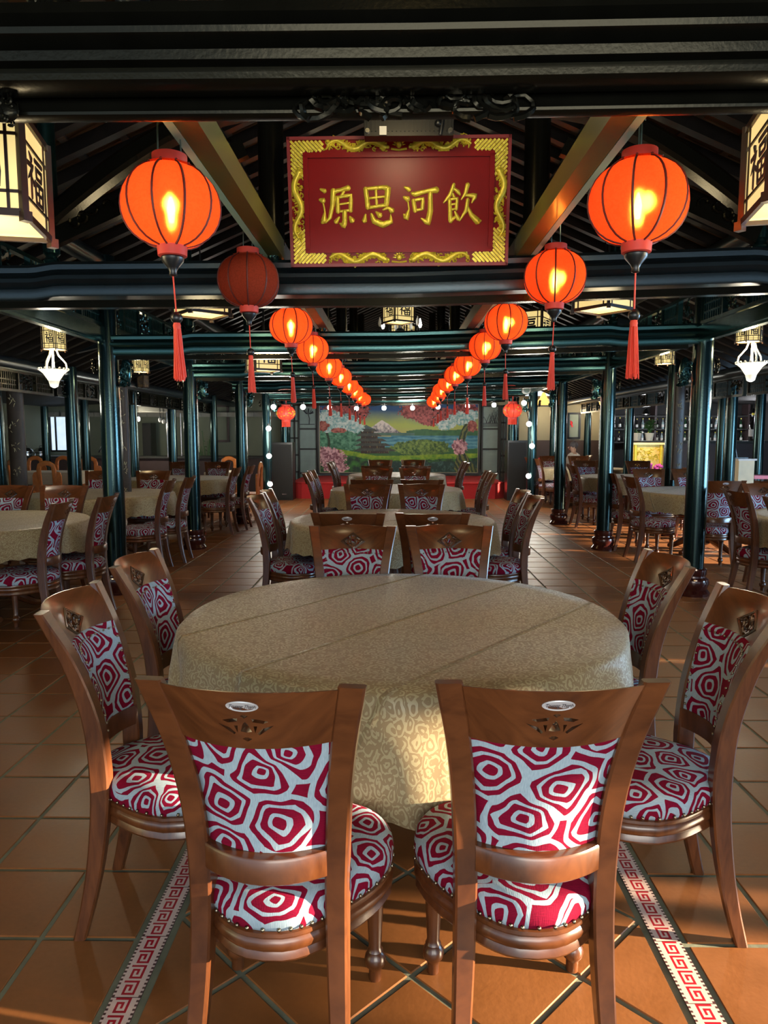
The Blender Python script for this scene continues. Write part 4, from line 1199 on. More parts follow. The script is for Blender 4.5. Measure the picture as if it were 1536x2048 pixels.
# ------------------------------------------------------------------ box lanterns with the fu character
def box_lantern(w, h, sides=4, big=True):
    t = thing('paper_lantern', 'x', 'lantern', (0, 0, 0), 0, 'wood framed paper lanterns with fu characters')
    r = w / (2 * math.sin(PI / sides)); ap = r * math.cos(PI / sides)
    fr = MB(); bw = w * .045
    cs = [(r * math.cos(2 * PI * (i + .5) / sides), r * math.sin(2 * PI * (i + .5) / sides)) for i in range(sides)]
    for i in range(sides):
        a, b = cs[i], cs[(i + 1) % sides]
        fr.box((a[0], a[1], 0), (bw * 1.5, bw * 1.5, h * 1.08), Matrix.Rotation(2 * PI * (i + .5) / sides, 3, 'Z'))
        fr.box((a[0] * 1.03, a[1] * 1.03, -h * .54), (bw * 2.0, bw * 2.0, h * .10), Matrix.Rotation(2 * PI * (i + .5) / sides, 3, 'Z'))
        for z in (-h / 2, h / 2): fr.beam((a[0], a[1], z), (b[0], b[1], z), bw, bw * 1.6)
    build('frame', fr, LFRAME, t, 0)
    for i in range(sides):
        th = 2 * PI * (i + 1) / sides; q = Matrix.Rotation(th, 3, 'Z')
        pm = MB(); pm.box((ap * .965, 0, 0), (.004, w * .97, h * .98)); o = build('panel', pm, PAPER, t, 0, None, (0, 0, th))
        bars = MB()
        bw_ = .03 if big else .055
        for y in (-.36, .36): bars.box((ap * .98, y * w, 0), (.008, w * bw_, h))
        for z in (-.29, .27): bars.box((ap * .98, 0, z * h), (.008, w, w * bw_))
        if not big:
            for z in (-.40, .39): bars.box((ap * .98, 0, z * h), (.008, w * .7, w * .02)); bars.box((ap * .98, 0, z * h), (.008, w * .02, h * .2))
        build('lattice', bars, LFRAME, o, 0)
        brush(FU, lambda cx, cy: (ap * .985, (cx / 100 - .5) * w * .62, .24 * h - cy / 100 * .50 * h), w * (.0036 if big else .0048), .01, 'character', INK, o, .3, (1, 0, 0), 3 if big else 2)
    pm = MB(); ring = [(x * .93, y * .93, -h * .47) for x, y in cs]; pm.loft([ring, [(x, y, z + .004) for x, y, z in ring]]); build('bottom_panel', pm, PAPER, t, 0)
    pm = MB(); ring = [(x * .93, y * .93, h * .47) for x, y in cs]; pm.loft([ring, [(x, y, z + .01) for x, y, z in ring]]); build('top_panel', pm, LFRAME, t, 0)
    d = bpy.data.lights.new('paper_lamp', 'POINT'); d.energy = 16 if big else 7; d.color = (1.0, 0.80, 0.46); d.shadow_soft_size = w * .4
    o = bpy.data.objects.new('lamp', d); COL.objects.link(o); o.parent = t; o.location = (0, 0, -h * .5 - w * .55)
    return t
def hang(o, p, top, label, rz):
    o.location = p; o.rotation_euler = (0, 0, rz); o['label'] = label
def rod(o, h0, h1):
    if h1 > h0:
        mb = MB(); mb.tube([(0, 0, h0), (0, 0, h1)], .006, 6); build('hanging_rod', mb, BLACKM, o)
BL4 = box_lantern(.30, .29, 4); BL6 = box_lantern(.135, .24, 6, False)
used = {}
def put(proto, p, rz, label, s=1.0, lw=None):
    if proto.name not in used: used[proto.name] = 1; o = proto; o.location = p; o.rotation_euler = (0, 0, rz); o['label'] = label
    else: o = dup(proto, p, rz, label)
    o.scale = (s, s, s)
    top = roof_z(p.x) - .02 - p.z
    rod(o, .1, top / s)
    for c in o.children:
        if lw and c.type == 'LIGHT': c.data = c.data.copy(); c.data.energy = lw
    return o
put(BL4, at(-32, 352, 2.30), R(12), 'big framed paper lantern with fu characters at the upper left edge', lw=5)
put(BL4, at(1622, 312, 2.30), R(78), 'big framed paper lantern with fu characters at the upper right edge', lw=5)
put(BL4, at(402, 588, 5.3), R(40), 'framed paper lantern, its bottom showing left of the second lantern')
put(BL4, at(1208, 578, 5.3), R(38), 'framed paper lantern, its bottom showing behind the right front tassel')
put(BL4, at(1064, 655, 7.4), R(60), 'framed paper lantern just right of the third right-hand red lantern')
put(BL4, at(527, 715, 8.2), R(30), 'framed paper lantern behind the tassel of the third left lantern')
put(BL4, at(797, 622, 9.6), R(32), 'framed paper lantern under the ridge, above the centre chandelier')
put(BL4, at(806, 668, 12.5), R(60), 'framed paper lantern under the ridge, behind the centre chandelier')
put(BL4, at(806, -40, 3.0), R(40), 'framed paper lantern under the ridge, cut by the top of the picture', lw=7)
put(BL4, Vector((.05, -.15, 3.28)), R(45), 'added unseen paper lantern under the ridge, over the camera')  # extra lantern out of view, added for warm highlights on the near beam
put(BL6, at(107, 676, 6.7), .55, 'six-sided fu lantern above the left white bowl lamp', .86)
put(BL6, at(1499, 660, 6.6), .42, 'six-sided fu lantern above the right white bowl lamp', .86)
put(BL6, at(281, 728, 9.6), .52, 'six-sided fu lantern left of the second left pillar', .86)
put(BL6, at(1330, 710, 8.8), .40, 'six-sided fu lantern right of the second right pillar', .86)
dim = put(BL6, at(285, 763, 12.2), .5, 'dim unlit six-sided fu lantern below the lit one', .8)
DIMP = simple('unlit_paper', (.22, .13, .05), .6)
for c in list(dim.children):
    if c.type == 'LIGHT': bpy.data.objects.remove(c); continue
    if c.name.split('.')[0] in ('panel', 'bottom_panel'): c.data = c.data.copy(); c.data.materials.clear(); c.data.materials.append(DIMP)
# white bowl lamps
def lamp(t, loc, w, col, soft=.08):
    d = bpy.data.lights.new('lamp', 'POINT'); d.energy = w; d.color = col; d.shadow_soft_size = soft
    o = bpy.data.objects.new('lamp', d); COL.objects.link(o); o.parent = t; o.location = loc
def bowl_lamp(p, label):
    t = thing('bowl_lamp', label, 'lamp', p)
    mb = MB(); mb.lathe([(.03, -.105), (.045, -.10), (.09, -.03), (.125, .0), (.128, .008), (.11, .008), (.06, -.02), (.01, -.05)], 28); build('glass_bowl', mb, glow('white_glass', (1.0, .90, .66), .55), t)
    mb = MB(); mb.lathe([(.01, -.16), (.035, -.145), (.045, -.11), (.05, -.09)], 12); build('lower_ornament', mb, WHITE, t)
    mb = MB()
    for k in range(18):
        a = 2 * PI * k / 18; mb.ball((.128 * math.cos(a), .128 * math.sin(a), .012), .012, 6, 5)
    build('rim', mb, WHITE, t)
    for k in range(3):
        a = 2 * PI * k / 3 + .4; mb = MB(); mb.tube([(.12 * math.cos(a), .12 * math.sin(a), .01), (.11 * math.cos(a), .11 * math.sin(a), .07), (.05 * math.cos(a), .05 * math.sin(a), .14), (.03 * math.cos(a), .03 * math.sin(a), .20)], .008, 6); build('arm', mb, WHITE, t)
    mb = MB(); mb.tube([(0, 0, .0), (0, 0, .1), (0, 0, .21)], [.016, .011, .010], 8); build('stem', mb, WHITE, t)
    rod(t, .2, roof_z(p.x) - p.z - .02)
    lamp(t, (0, 0, -.30), 12, (1, .9, .7))
bowl_lamp(at(107, 741, 6.75), 'white glass bowl lamp on three curved arms at the left')
bowl_lamp(at(1503, 728, 6.65), 'white glass bowl lamp on three curved arms at the right')
# centre chandelier with candle bulbs
p = at(800, 668, 11.0); t = thing('chandelier', 'dark iron chandelier with candle bulbs under the ridge', 'lamp', p)
mb = MB(); mb.ball((0, 0, 0), .09, 12, 8); mb.lathe([(.02, -.14), (.05, -.1), (.03, .1), (.02, .25)], 10); build('body', mb, BLACKM, t)
for k in range(8):
    a = 2 * PI * k / 8 + .2; mb = MB(); mb.tube([(.05 * math.cos(a), .05 * math.sin(a), -.02), (.18 * math.cos(a), .18 * math.sin(a), -.09), (.30 * math.cos(a), .30 * math.sin(a), -.02), (.31 * math.cos(a), .31 * math.sin(a), .10)], .011, 6); arm = build('arm', mb, BLACKM, t)
    mb = MB(); mb.lathe([(.012, .10), (.028, .14), (.022, .18), (.004, .24)], 8, (.31 * math.cos(a), .31 * math.sin(a), 0)); build('candle_bulb', mb, BULB_W if k % 3 == 0 else WHITE, arm)
rod(t, .2, RIDGE - .2 - p.z)
# tube lights in the side roofs
for px, py, Y, lab in ((400, 536, 3.95, 'on the beam behind the left front lantern'), (1208, 524, 3.95, 'on the beam behind the right front lantern')):
    pass
for px, py, Y, lab in ((528, 671, 7.2, 'upper of the pair left of the third left lantern'), (529, 718, 9.9, 'middle one left of the third left lantern'), (1215, 600, 6.0, 'under the right roof behind the big right tassel')):
    p = at(px, py, Y); t = thing('tube_light', 'white fluorescent tube fitting, ' + lab, 'light', p)
    mb = MB(); mb.lathe([(.016, -.16), (.016, .16)], 10); o = build('tube', mb, TUBE, t); o.rotation_euler = (0, PI / 2, 0)
    mb = MB(); mb.box((0, .02, .03), (.36, .06, .03)); build('fitting', mb, WHITE, t, 0)
    rod(t, .03, roof_z(p.x) - p.z)

# ------------------------------------------------------------------ stage, mural, back wall
mb = MB(); ring = [(-2.5, 16.9, 0), (-2.2, 16.6, 0), (2.3, 16.6, 0), (2.55, 16.9, 0), (2.55, HALL_END - .06, 0), (-2.5, HALL_END - .06, 0)]
mb.loft([ring, [(x, y, .36) for x, y, z in ring]])
t = thing('stage', 'low red carpeted stage in front of the mural', 'stage', (0, 0, 0)); build('platform', mb, RED_CARPET, t, 0)
mb = MB(); mb.tube([(-2.5, 16.9, .36), (-2.2, 16.6, .36), (2.3, 16.6, .36), (2.55, 16.9, .36)], .02, 6); build('nosing', mb, RED_CARPET, t)
MY = 19.6
pa, pb = at(640, 945, MY), at(957, 808, MY); MW, MH = pb.x - pa.x, pb.z - pa.z
nx, ny = 330, 146
U, V = np.meshgrid(np.linspace(0, 1, nx), np.linspace(0, 1, ny))          # V = 0 at the top
rs = np.random.RandomState(5)
def fbm(u, v, f, seed, o=4):
    r = np.zeros_like(u); a = 1.0; tot = 0; q = np.random.RandomState(seed)
    for k in range(o):
        g = q.rand(64, 64); x, y = (u * f * 2.3) % 63, (v * f) % 63; i, j = x.astype(int), y.astype(int); fx, fy = x - i, y - j
        fx, fy = fx * fx * (3 - 2 * fx), fy * fy * (3 - 2 * fy)
        i2, j2 = (i + 1) % 64, (j + 1) % 64
        r += a * ((g[j, i] * (1 - fx) + g[j, i2] * fx) * (1 - fy) + (g[j2, i] * (1 - fx) + g[j2, i2] * fx) * fy); tot += a; a *= .55; f *= 2
    return r / tot
n1, n2, n3 = fbm(U, V, 5, 1), fbm(U, V, 16, 2), fbm(U, V, 34, 3)
def L(*c): return np.array([(x / 255.0) ** 2.2 for x in c])
img = np.zeros((ny, nx, 3))
def over(mask, col): 
    global img
    m = np.clip(mask, 0, 1)[..., None]; img = img * (1 - m) + m * (col if getattr(col, 'ndim', 1) == 3 else np.array(col))
def mixc(a, b, f): return np.array(a) * (1 - f[..., None]) + np.array(b) * f[..., None]
sm = lambda x, a, b: np.clip((x - a) / (b - a), 0, 1)
img[:] = mixc(L(30, 80, 130), L(168, 180, 84), sm(V + .1 * (n1 - .5), .08, .30)); over(sm(V, .33, .45), mixc(L(190, 175, 90), L(160, 150, 110), n2))
mt = .23 + np.abs(U - .395) * 1.6 - .0 * n1                                   # the snow peak
over((V > mt + .03 * (n2 - .5)) * (np.abs(U - .395) < .2) * (V < .45), mixc(L(95, 92, 100), L(220, 210, 200), sm(n3 + .45 - (V - .23) * 3, .3, .8)))
hills = .405 - .035 * np.exp(-((U - .66) / .1) ** 2) - .03 * np.exp(-((U - .9) / .12) ** 2) - .01 * n2
over((V > hills) * (U > .55) * (V < .47), mixc(L(25, 75, 50), L(70, 120, 70), n2))
over((V > .415) * (U > .3) * (U < .6) * (V < .46), mixc(L(50, 95, 85), L(90, 120, 100), n2))
over(V > .46 + .01 * (U < .45), mixc(L(30, 105, 130), L(105, 165, 175), sm(n2 * .6 + .4 * np.sin(V * 120 + n1 * 8) * .5 + .2, .2, .9)))
over((V > .60 + .08 * n1), mixc(L(25, 70, 50), L(60, 115, 50), n2))
bush = ((U - .64) / .19) ** 2 + ((V - .635) / .115) ** 2 + .9 * (n2 - .5) + .4 * (n3 - .5)
over((bush < 1), mixc(L(20, 70, 30), L(130, 160, 70), sm(n3, .25, .8)))
over((((U - .12) / .22) ** 2 + ((V - .5) / .2) ** 2 + .8 * (n2 - .5) < 1), mixc(L(20, 85, 60), L(105, 165, 130), sm(n3, .25, .8)))
gr = .655 + .10 * sm(U, .12, .36) - .035 * sm(U, .5, .95) + .01 * (n2 - .5)
over((V > gr), mixc(L(45, 120, 25), L(150, 175, 40), sm(n2 * .7 + n3 * .4 - (V - gr) * 2.2, .15, .75)))
over((V > gr + .07 + .04 * (n1 - .5)), mixc(L(12, 50, 35), L(60, 125, 50), sm(n2 + .2 * n3, .45, .85)))
over((V > .84 + .05 * (n1 - .5)) * (U > .3), mixc(L(15, 55, 50), L(70, 110, 100), sm(n3, .5, .9)))
# pagoda of four dark tiers
for k in range(5):
    vc = .375 + k * .072; hw = .045 + .0125 * k
    cx = .30 + .012 * k
    roofm = (np.abs(U - cx) < hw * (1 + .5 * sm(V, vc - .02, vc + .025))) * (V > vc - .02) * (V < vc + .02)
    over(roofm, mixc(L(38, 44, 46), L(80, 82, 70), n3))
    over((np.abs(U - cx) < hw * .92) * (V >= vc + .02) * (V < vc + .056), mixc(L(48, 36, 26), L(125, 105, 60), (sm(n3, .55, .75)) * ((np.sin(U * 420) > 0))))
over((np.abs(U - .295) < (V - .30) * .85) * (V > .30) * (V < .362), mixc(L(55, 75, 82), L(95, 115, 110), n3))
# trees: trunks, red foliage, pale blossom, pink bushes
over((np.abs(U - .048 - .01 * np.sin(V * 14)) < .008) * (V > .36) * (V < .67), L(40, 60, 40))
tr = .945 - .05 * np.sin((V - .25) * 4.2) + .05 * (V > .75) * (.75 - V)
over((np.abs(U - tr) < .022 + .05 * sm(V, .7, .95)) * (V > .28), mixc(L(22, 50, 40), L(110, 115, 60), sm(np.sin((U - tr) * 260 + 9 * n1 + 5 * n2) * .5 + .5, .2, .9)))
def fol(cx, cy, rx, ry, a, b, cut=.52, s=1.0):
    m = ((U - cx) / rx) ** 2 + ((V - cy) / ry) ** 2; k = fbm(U + cx, V + cy, 44, int(cx * 97 + cy * 31) + 2, 3)
    over(((1 - m) * 1.2 > (1 - k) * s) * (m < 1.15), mixc(a, b, sm(fbm(U, V, 40, int(cx * 50) + 9, 2), .25, .75)))
for q in ((.63, .10, .16, .19), (.78, .17, .20, .15), (.93, .1, .1, .16), (.25, .09, .09, .17), (.13, .06, .15, .1), (.70, .24, .1, .1)): fol(*q, L(95, 25, 25), L(190, 95, 90))
for q in ((.06, .20, .10, .16), (.16, .27, .12, .16), (.23, .34, .07, .1), (.05, .32, .06, .12), (.90, .20, .11, .13), (.80, .30, .08, .1), (.96, .16, .06, .1)): fol(*q, L(110, 165, 165), L(215, 225, 215))
for q in ((.02, .32, .05, .1), (.12, .38, .06, .05), (.965, .32, .04, .12)): fol(*q, L(120, 50, 45), L(190, 110, 95))
for q in ((.08, .80, .11, .20), (.03, .72, .06, .13), (.10, .93, .1, .1), (.885, .62, .065, .15)): fol(*q, L(120, 60, 75), L(225, 175, 180))
t = thing('mural', 'wide painted mural of pagoda, lake and blossom trees behind the stage', 'painting', (pa.x, MY, pa.z))
xs, zs = np.linspace(0, MW, nx + 1), np.linspace(MH, 0, ny + 1)
vv = [(x, 0, z) for z in zs for x in xs]; ff = [(j * (nx + 1) + i, (j + 1) * (nx + 1) + i, (j + 1) * (nx + 1) + i + 1, j * (nx + 1) + i + 1) for j in range(ny) for i in range(nx)]
me = bpy.data.meshes.new('canvas'); me.from_pydata(vv, [], ff); ca = me.color_attributes.new('paint', 'FLOAT_COLOR', 'CORNER')
fc_ = np.repeat(np.concatenate([img.reshape(-1, 3), np.ones((nx * ny, 1))], 1), 4, 0); ca.data.foreach_set('color', fc_.astype(np.float32).ravel()); me.materials.append(PAINT)
link('canvas', me, t)
mb = MB(); mb.box((MW / 2, .03, MH / 2), (MW, .04, MH)); build('stretcher', mb, SHOJI_BAR, t, 0)
for nm, m, e, yy in (('frame', BLACKM, .05, -.02), ('gilt_slip', CREAMSTONE, .012, -.012)):
    mb = MB(); o_ = e if nm == 'frame' else 0
    mb.box((MW / 2, yy, -o_ / 2), (MW + 2 * o_, .05, e)); mb.box((MW / 2, yy, MH + o_ / 2), (MW + 2 * o_, .05, e)); mb.box((-o_ / 2, yy, MH / 2), (e, .05, MH)); mb.box((MW + o_ / 2, yy, MH / 2), (e, .05, MH)); build(nm, mb, m, t, 0)
# paper screens beside the mural
def screen(px0, px1, py0, py1, Y, cols, rows, label, draw=None):
    a, b = at(px0, py1, Y), at(px1, py0, Y); w, h = b.x - a.x, b.z - a.z
    t = thing('paper_screen', label, 'screen', (a.x, Y, a.z))
    fr = MB(); 
    cx = [0] + cols + [1]; rz_ = [0] + rows + [1]
    for c in cx: fr.box((c * w, 0, h / 2), (.045, .05, h + .045))
    for r in rz_: fr.box((w / 2, 0, r * h), (w, .05, .045))
    build('frame', fr, SHOJI_BAR, t, 0)
    for c0, c1 in zip(cx, cx[1:]):
        for r0, r1 in zip(rz_, rz_[1:]):
            mb = MB(); mb.box(((c0 + c1) / 2 * w, .012, (r0 + r1) / 2 * h), ((c1 - c0) * w - .04, .01, (r1 - r0) * h - .04)); o = build('pane', mb, SHOJI, t, 0)
            if draw and r1 == 1:
                rnd = random.Random(draw); mb = MB(); X0, Z0 = (c0 + c1) / 2 * w, r0 * h
                hh_ = (r1 - r0) * h
                if draw == 1:
                    mb.tube([(X0 + .05, .004, Z0 + .2 * hh_), (X0 + .06, .004, Z0 + .45 * hh_), (X0 + .02, .004, Z0 + .7 * hh_)], .012, 5)
                    for k in range(14):
                        a0 = rnd.uniform(.2, 2.9); mb.tube([(X0 + .02 + .05 * math.cos(a0), .004, Z0 + .65 * hh_), (X0 + .02 + .16 * math.cos(a0), .004, Z0 + (.65 + .25 * math.sin(a0)) * hh_)], .007, 4)
                    mb.tube([(X0 - .2, .004, Z0 + .2 * hh_), (X0 + .2, .004, Z0 + .2 * hh_)], .008, 4)
                else:
                    for k in range(9):
                        xx = rnd.uniform(-.2, .2); mb.tube([(X0 + xx - .09, .004, Z0 + .25 * hh_), (X0 + xx, .004, Z0 + rnd.uniform(.5, .85) * hh_), (X0 + xx + .09, .004, Z0 + .25 * hh_)], .008, 4)
                    for k in range(4): mb.tube([(X0 - .2, .004, Z0 + (.1 + .05 * k) * hh_), (X0 + .2, .004, Z0 + (.12 + .04 * k) * hh_)], .007, 4)
                build('ink_drawing', mb, INK, o, 40)
screen(597, 633, 812, 946, 19.62, [], [.36, .66], 'paper screen with ink pine drawing, left of the mural', 1)
screen(963, 998, 812, 946, 19.62, [], [.36, .66], 'paper screen with ink mountain drawing, right of the mural', 2)
screen(581, 597, 808, 977, 19.3, [.55], [.2, .4, .6, .8], 'narrow paper lattice at the left end of the stage wall')
screen(999, 1013, 812, 977, 19.3, [.5], [.2, .4, .6, .8], 'narrow paper lattice at the right end of the stage wall')
mb = MB(); mb.box((.0, HALL_END - .08, .36 + .01), (6.2, .05, .32)); struct(build('baseboard_stage', mb, SHOJI, smooth=0))
# loudspeakers
for px0, px1, py0, lab in ((543, 586, 885, 'left'), (1014, 1052, 881, 'right')):
    Y = 16.3; a, b = at(px0, 900, Y), at(px1, py0, Y); w, h = b.x - a.x, b.z - .0
    t = thing('loudspeaker', f'tall black loudspeaker cabinet at the {lab} end of the stage', 'speaker', ((a.x + b.x) / 2, Y + .1, 0))
    mb = MB(); mb.box((0, 0, h / 2), (w, .42, h)); build('cabinet', mb, BLACKM, t, 0)
    mb = MB(); mb.box((0, -.215, h / 2), (w * .9, .012, h * .93)); build('grille', mb, DARKWALL, t, 0)
    mb = MB(); mb.box((.05, -.224, .14), (.1, .006, .03)); build('nameplate', mb, STEEL, t, 0)
# palace lanterns with gilt flowers
for px, py, lab in ((572, 826, 'left'), (1025, 821, 'right')):
    p = at(px, py, 15.6); t = thing('palace_lantern', f'small round red lantern with gilt flowers above the {lab} loudspeaker', 'lantern', p)
    r = .20; prof = [(.09, .145), (.15, .11), (.19, .05), (.2, 0), (.19, -.05), (.15, -.11), (.09, -.145)]
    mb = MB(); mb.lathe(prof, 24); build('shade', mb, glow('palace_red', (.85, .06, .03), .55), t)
    mb = MB(); rnd = random.Random(px)
    for k in range(46):
        a, zz = rnd.uniform(0, 6.28), rnd.uniform(-.09, .09); rr = lerp([(-.145, .09), (-.11, .15), (-.05, .19), (0, .2), (.05, .19), (.11, .15), (.145, .09)], zz)
        mb.ball((rr * math.cos(a), rr * math.sin(a), zz), rnd.uniform(.008, .02), 5, 4)
    stuff(build('gilt_flowers', mb, GOLD, t))
    mb = MB(); 
    for k in range(8):
        a = 2 * PI * k / 8; mb.tube([(q * 1.01 * math.cos(a), q * 1.01 * math.sin(a), z) for q, z in prof], .009, 5)
    build('ribs', mb, RED_CARD, t)
    for z, n_ in ((.16, 'top_collar'), (-.16, 'bottom_collar')):
        mb = MB(); mb.lathe([(.1, z - .03), (.1, z + .03)], 20); build(n_, mb, RED_CARD, t)
    mb = MB()
    for k in range(26):
        a = 2 * PI * k / 26; mb.tube([(.088 * math.cos(a), .088 * math.sin(a), -.18), (.09 * math.cos(a), .09 * math.sin(a), -.30)], .007, 4)
    stuff(build('fringe', mb, TASSEL, t))
    mb = MB(); mb.tube([(0, 0, .15), (.01, 0, .45)], .012, 6); build('cord', mb, RED_CARD, t); rod(t, .4, roof_z(p.x) - p.z)
# string lights
def string(pts, Y, label):
    t = thing('string_light', label, 'string light', at(*pts[0], Y)); o0 = t.location.copy(); ps = [at(x, y, Y) - o0 for x, y in pts]
    mb = MB(); cab = []
    for a, b in zip(ps, ps[1:]):
        for q in range(6):
            f = q / 6; c = a.lerp(b, f); c = c + Vector((0, .02, .09 - .25 * f * (1 - f) * min(1, (b - a).length))); cab.append(c)
    cab.append(ps[-1] + Vector((0, .02, .09))); mb.tube(cab, .007, 5)
    for e in ((cab[0], cab[-1]) if len(pts) > 5 else ()): mb.tube([e, (e.x, e.y, roof_z(e.x) - o0.z)], .006, 5)
    build('cable', mb, BLACKM, t)
    bm_ = MB(); bm_.ball((0, 0, 0), .052, 12, 8); bme = bm_.mesh('bulb', BULB_W); sk = MB(); sk.lathe([(.02, .045), (.02, .1)], 8); sme = sk.mesh('socket', BLACKM)
    for c in ps:
        b = link('bulb', bme, t, c); link('socket', sme, b)
    d = bpy.data.lights.new('string_lamp', 'POINT'); d.energy = 11 * len(ps); d.color = (1, .95, .82); d.shadow_soft_size = .3
    o = bpy.data.objects.new('lamp', d); COL.objects.link(o); o.parent = t; o.location = sum(ps, Vector()) / len(ps) + Vector((0, -.25, 0))
string([(659, 815), (713, 817), (768, 816), (825, 816), (876, 814), (935, 812), (988, 810)], 16.4, 'string of white bulbs across the top of the mural')
string([(606, 814), (547, 814), (537, 857), (538, 912), (540, 968)], 14.55, 'string of white bulbs down the left stage pillar')
string([(1048, 806), (1058, 848), (1064, 892), (1057, 952)], 14.55, 'string of white bulbs down the right stage pillar')
p = at(1053, 780, 14.5); t = thing('spotlight', 'round white spotlight on the beam end above the right string of bulbs', 'light', p)
mb = MB(); mb.tube([(0, -.02, 0), (0, .16, 0)], [.085, .07], 18); build('housing', mb, WHITE, t); mb = MB(); mb.tube([(0, -.03, 0), (0, -.02, 0)], [.06, .06], 16); build('lens', mb, SHOJI, t)
mb = MB(); mb.beam((0, .08, .05), (0, .08, .25), .03, .03); build('bracket', mb, BLACKM, t, 0)

# ------------------------------------------------------------------ left side: buffet, awning, window, orange chairs
def pane_scene():
    m, t, b = nt('window_light')
    v = OBJ(t); n = NOISE(t, v, 2.2, 4, .6, .8); n2 = NOISE(t, OBJ(t, (6, 1, .3)), 1.5, 2)
    c = MIX(t, n.outputs[0], (.20, .34, .52), (.95, .95, .80)); c = MIX(t, n2.outputs[0], c, (.35, .50, .72))
    t.links.new(c, b.inputs['Emission Color']); b.inputs['Emission Strength'].default_value = 1.0; b.inputs['Base Color'].default_value = (.1, .1, .1, 1)
    return m
a, b = at(101, 902, 19.6), at(140, 830, 19.6)
w1 = thing('window', 'bright daylight window far left between two dark pillars', 'window', (a.x, 19.66, a.z)); w1.name = 'window_1'; w1['kind'] = 'structure'
mb = MB(); mb.box(((b.x - a.x) / 2, 0, (b.z - a.z) / 2), (b.x - a.x, .02, b.z - a.z)); build('pane', mb, pane_scene(), w1, 0)
mb = MB(); W_, H_ = b.x - a.x, b.z - a.z
for c, d in (((W_ / 2, -.02, 0), (W_, .06, .05)), ((W_ / 2, -.02, H_), (W_, .06, .05)), ((0, -.02, H_ / 2), (.05, .06, H_)), ((W_, -.02, H_ / 2), (.05, .06, H_)), ((W_ * .27, -.02, H_ / 2), (.04, .05, H_))): mb.box(c, d)
build('frame', mb, SHOJI_BAR, w1, 0)
# buffet counter along the back left
t = thing('buffet_counter', 'dark buffet counter along the far left back wall', 'counter', (-6.3, 18.2, 0))
mb = MB(); mb.box((0, 0, .45), (6.0, .7, .88)); build('body', mb, WAINSCOT, t, 0)
mb = MB(); mb.box((0, -.02, .92), (6.1, .8, .05)); build('countertop', mb, SHOJI_BAR, t, 0)
mb = MB(); mb.beam((-3.1, 1.2, 2.02), (3.1, 1.2, 2.02), .1, .12); 
for k in range(18): mb.box((-3 + k * .36, 1.12, 2.02), (.17, .05, .11))
pel = thing('pelmet', 'row of small square pelmet blocks above the bright window', 'trim', (-6.3, 18.2, 0)); [mb.tube([(x, 1.2, 2.0), (x, 1.2, roof_z(-6.3 + x))], .012, 6) for x in (-2.8, -1, 1, 2.8)]; build('rail', mb, CANVAS, pel, 0)
p = at(290, 815, 17.6); t = thing('awning', 'grey pyramid awning over the buffet station at left', 'awning', (p.x, 17.6, p.z))
mb = MB(); ring = [(-.75, -.6, 0), (.75, -.6, 0), (.75, .6, 0), (-.75, .6, 0)]
mb.loft([[(x, y, -.12) for x, y, z in ring], ring, [(-.05 - .25, 0, .45), (.05 - .25, 0, .45), (.05 - .25, .02, .45), (-.05 - .25, .02, .45)]]); build('canopy', mb, CANVAS, t, 0)
for x, y in ((-.7, -.55), (.7, -.55), (-.7, .55), (.7, .55)):
    mb = MB(); mb.tube([(x, y, -.1), (x, y, -p.z + .945)], .02, 8); build('pole', mb, STEEL, t)
for px, py in ((277, 838), (320, 840), (327, 843)):
    q = at(px, py, 17.0); o = thing('hanging_bulb', f'clear hanging bulb below the grey awning{", lit" if px == 277 else ", unlit, left of the two" if px == 320 else ", unlit, right of the two"}', 'bulb', q)
    mb = MB(); mb.ball((0, 0, 0), .05, 10, 7, sc=(.8, .8, 1.1)); build('bulb', mb, BULB_W if px == 277 else WHITE, o); px == 277 and lamp(o, (0, -.1, -.15), 30, (1, .9, .7)); mb = MB(); mb.tube([(0, 0, .04), (0, 0, .10)], .02, 6); build('socket', mb, BLACKM, o)
    mb = MB(); mb.tube([(0, 0, .09), (0, 0, roof_z(q.x) - q.z)], .005, 5); build('cord', mb, BLACKM, o)
# dark cupboard behind
a, b = at(281, 915, 18.6), at(296, 846, 18.6)
t = thing('tall_cupboard', 'narrow dark cupboard standing behind the awning pillars', 'cupboard', ((a.x + b.x) / 2, 19.0, 0)); mb = MB(); mb.box((0, 0, b.z / 2), (b.x - a.x, .4, b.z)); build('body', mb, BLACKM, t, 0); mb = MB(); mb.box((0, -.21, b.z / 2), ((b.x - a.x) * .9, .02, b.z * .94)); build('door', mb, DARKWALL, t, 0)
# chafing dishes and glasses
for px, lab in ((47, 'left, half behind the couplet board'), (79, 'right, beside the glassware')):
    q = at(px, 905, 17.9); t = thing('chafing_dish', f'steel chafing dish on the buffet counter, {lab} ', 'dish', (q.x, 18.0, .945))
    t['label'] = t['label'].strip(); t.scale = (.72,) * 3
    mb = MB(); mb.lathe([(.2, .0), (.22, .02), (.22, .10), (.25, .14), (.25, .16)], 24); build('pan', mb, STEEL, t)
    mb = MB(); mb.lathe([(.245, .165), (.23, .22), (.16, .28), (.03, .31)], 24); build('lid', mb, STEEL, t)
    mb = MB(); mb.tube([(-.06, 0, .30), (-.05, 0, .36), (.05, 0, .36), (.06, 0, .30)], .012, 6); build('handle', mb, BLACKM, t)
q = at(192, 912, 17.2); t = thing('cloth_bundle', 'white bundle with black stripes on the counter, left of nearest pillar', 'bundle', (q.x, 18.0, .945))
mb = MB(); mb.ball((0, 0, .17), .22, 16, 10, sc=(1.0, .8, .8)); build('cover', mb, WHITE, t)
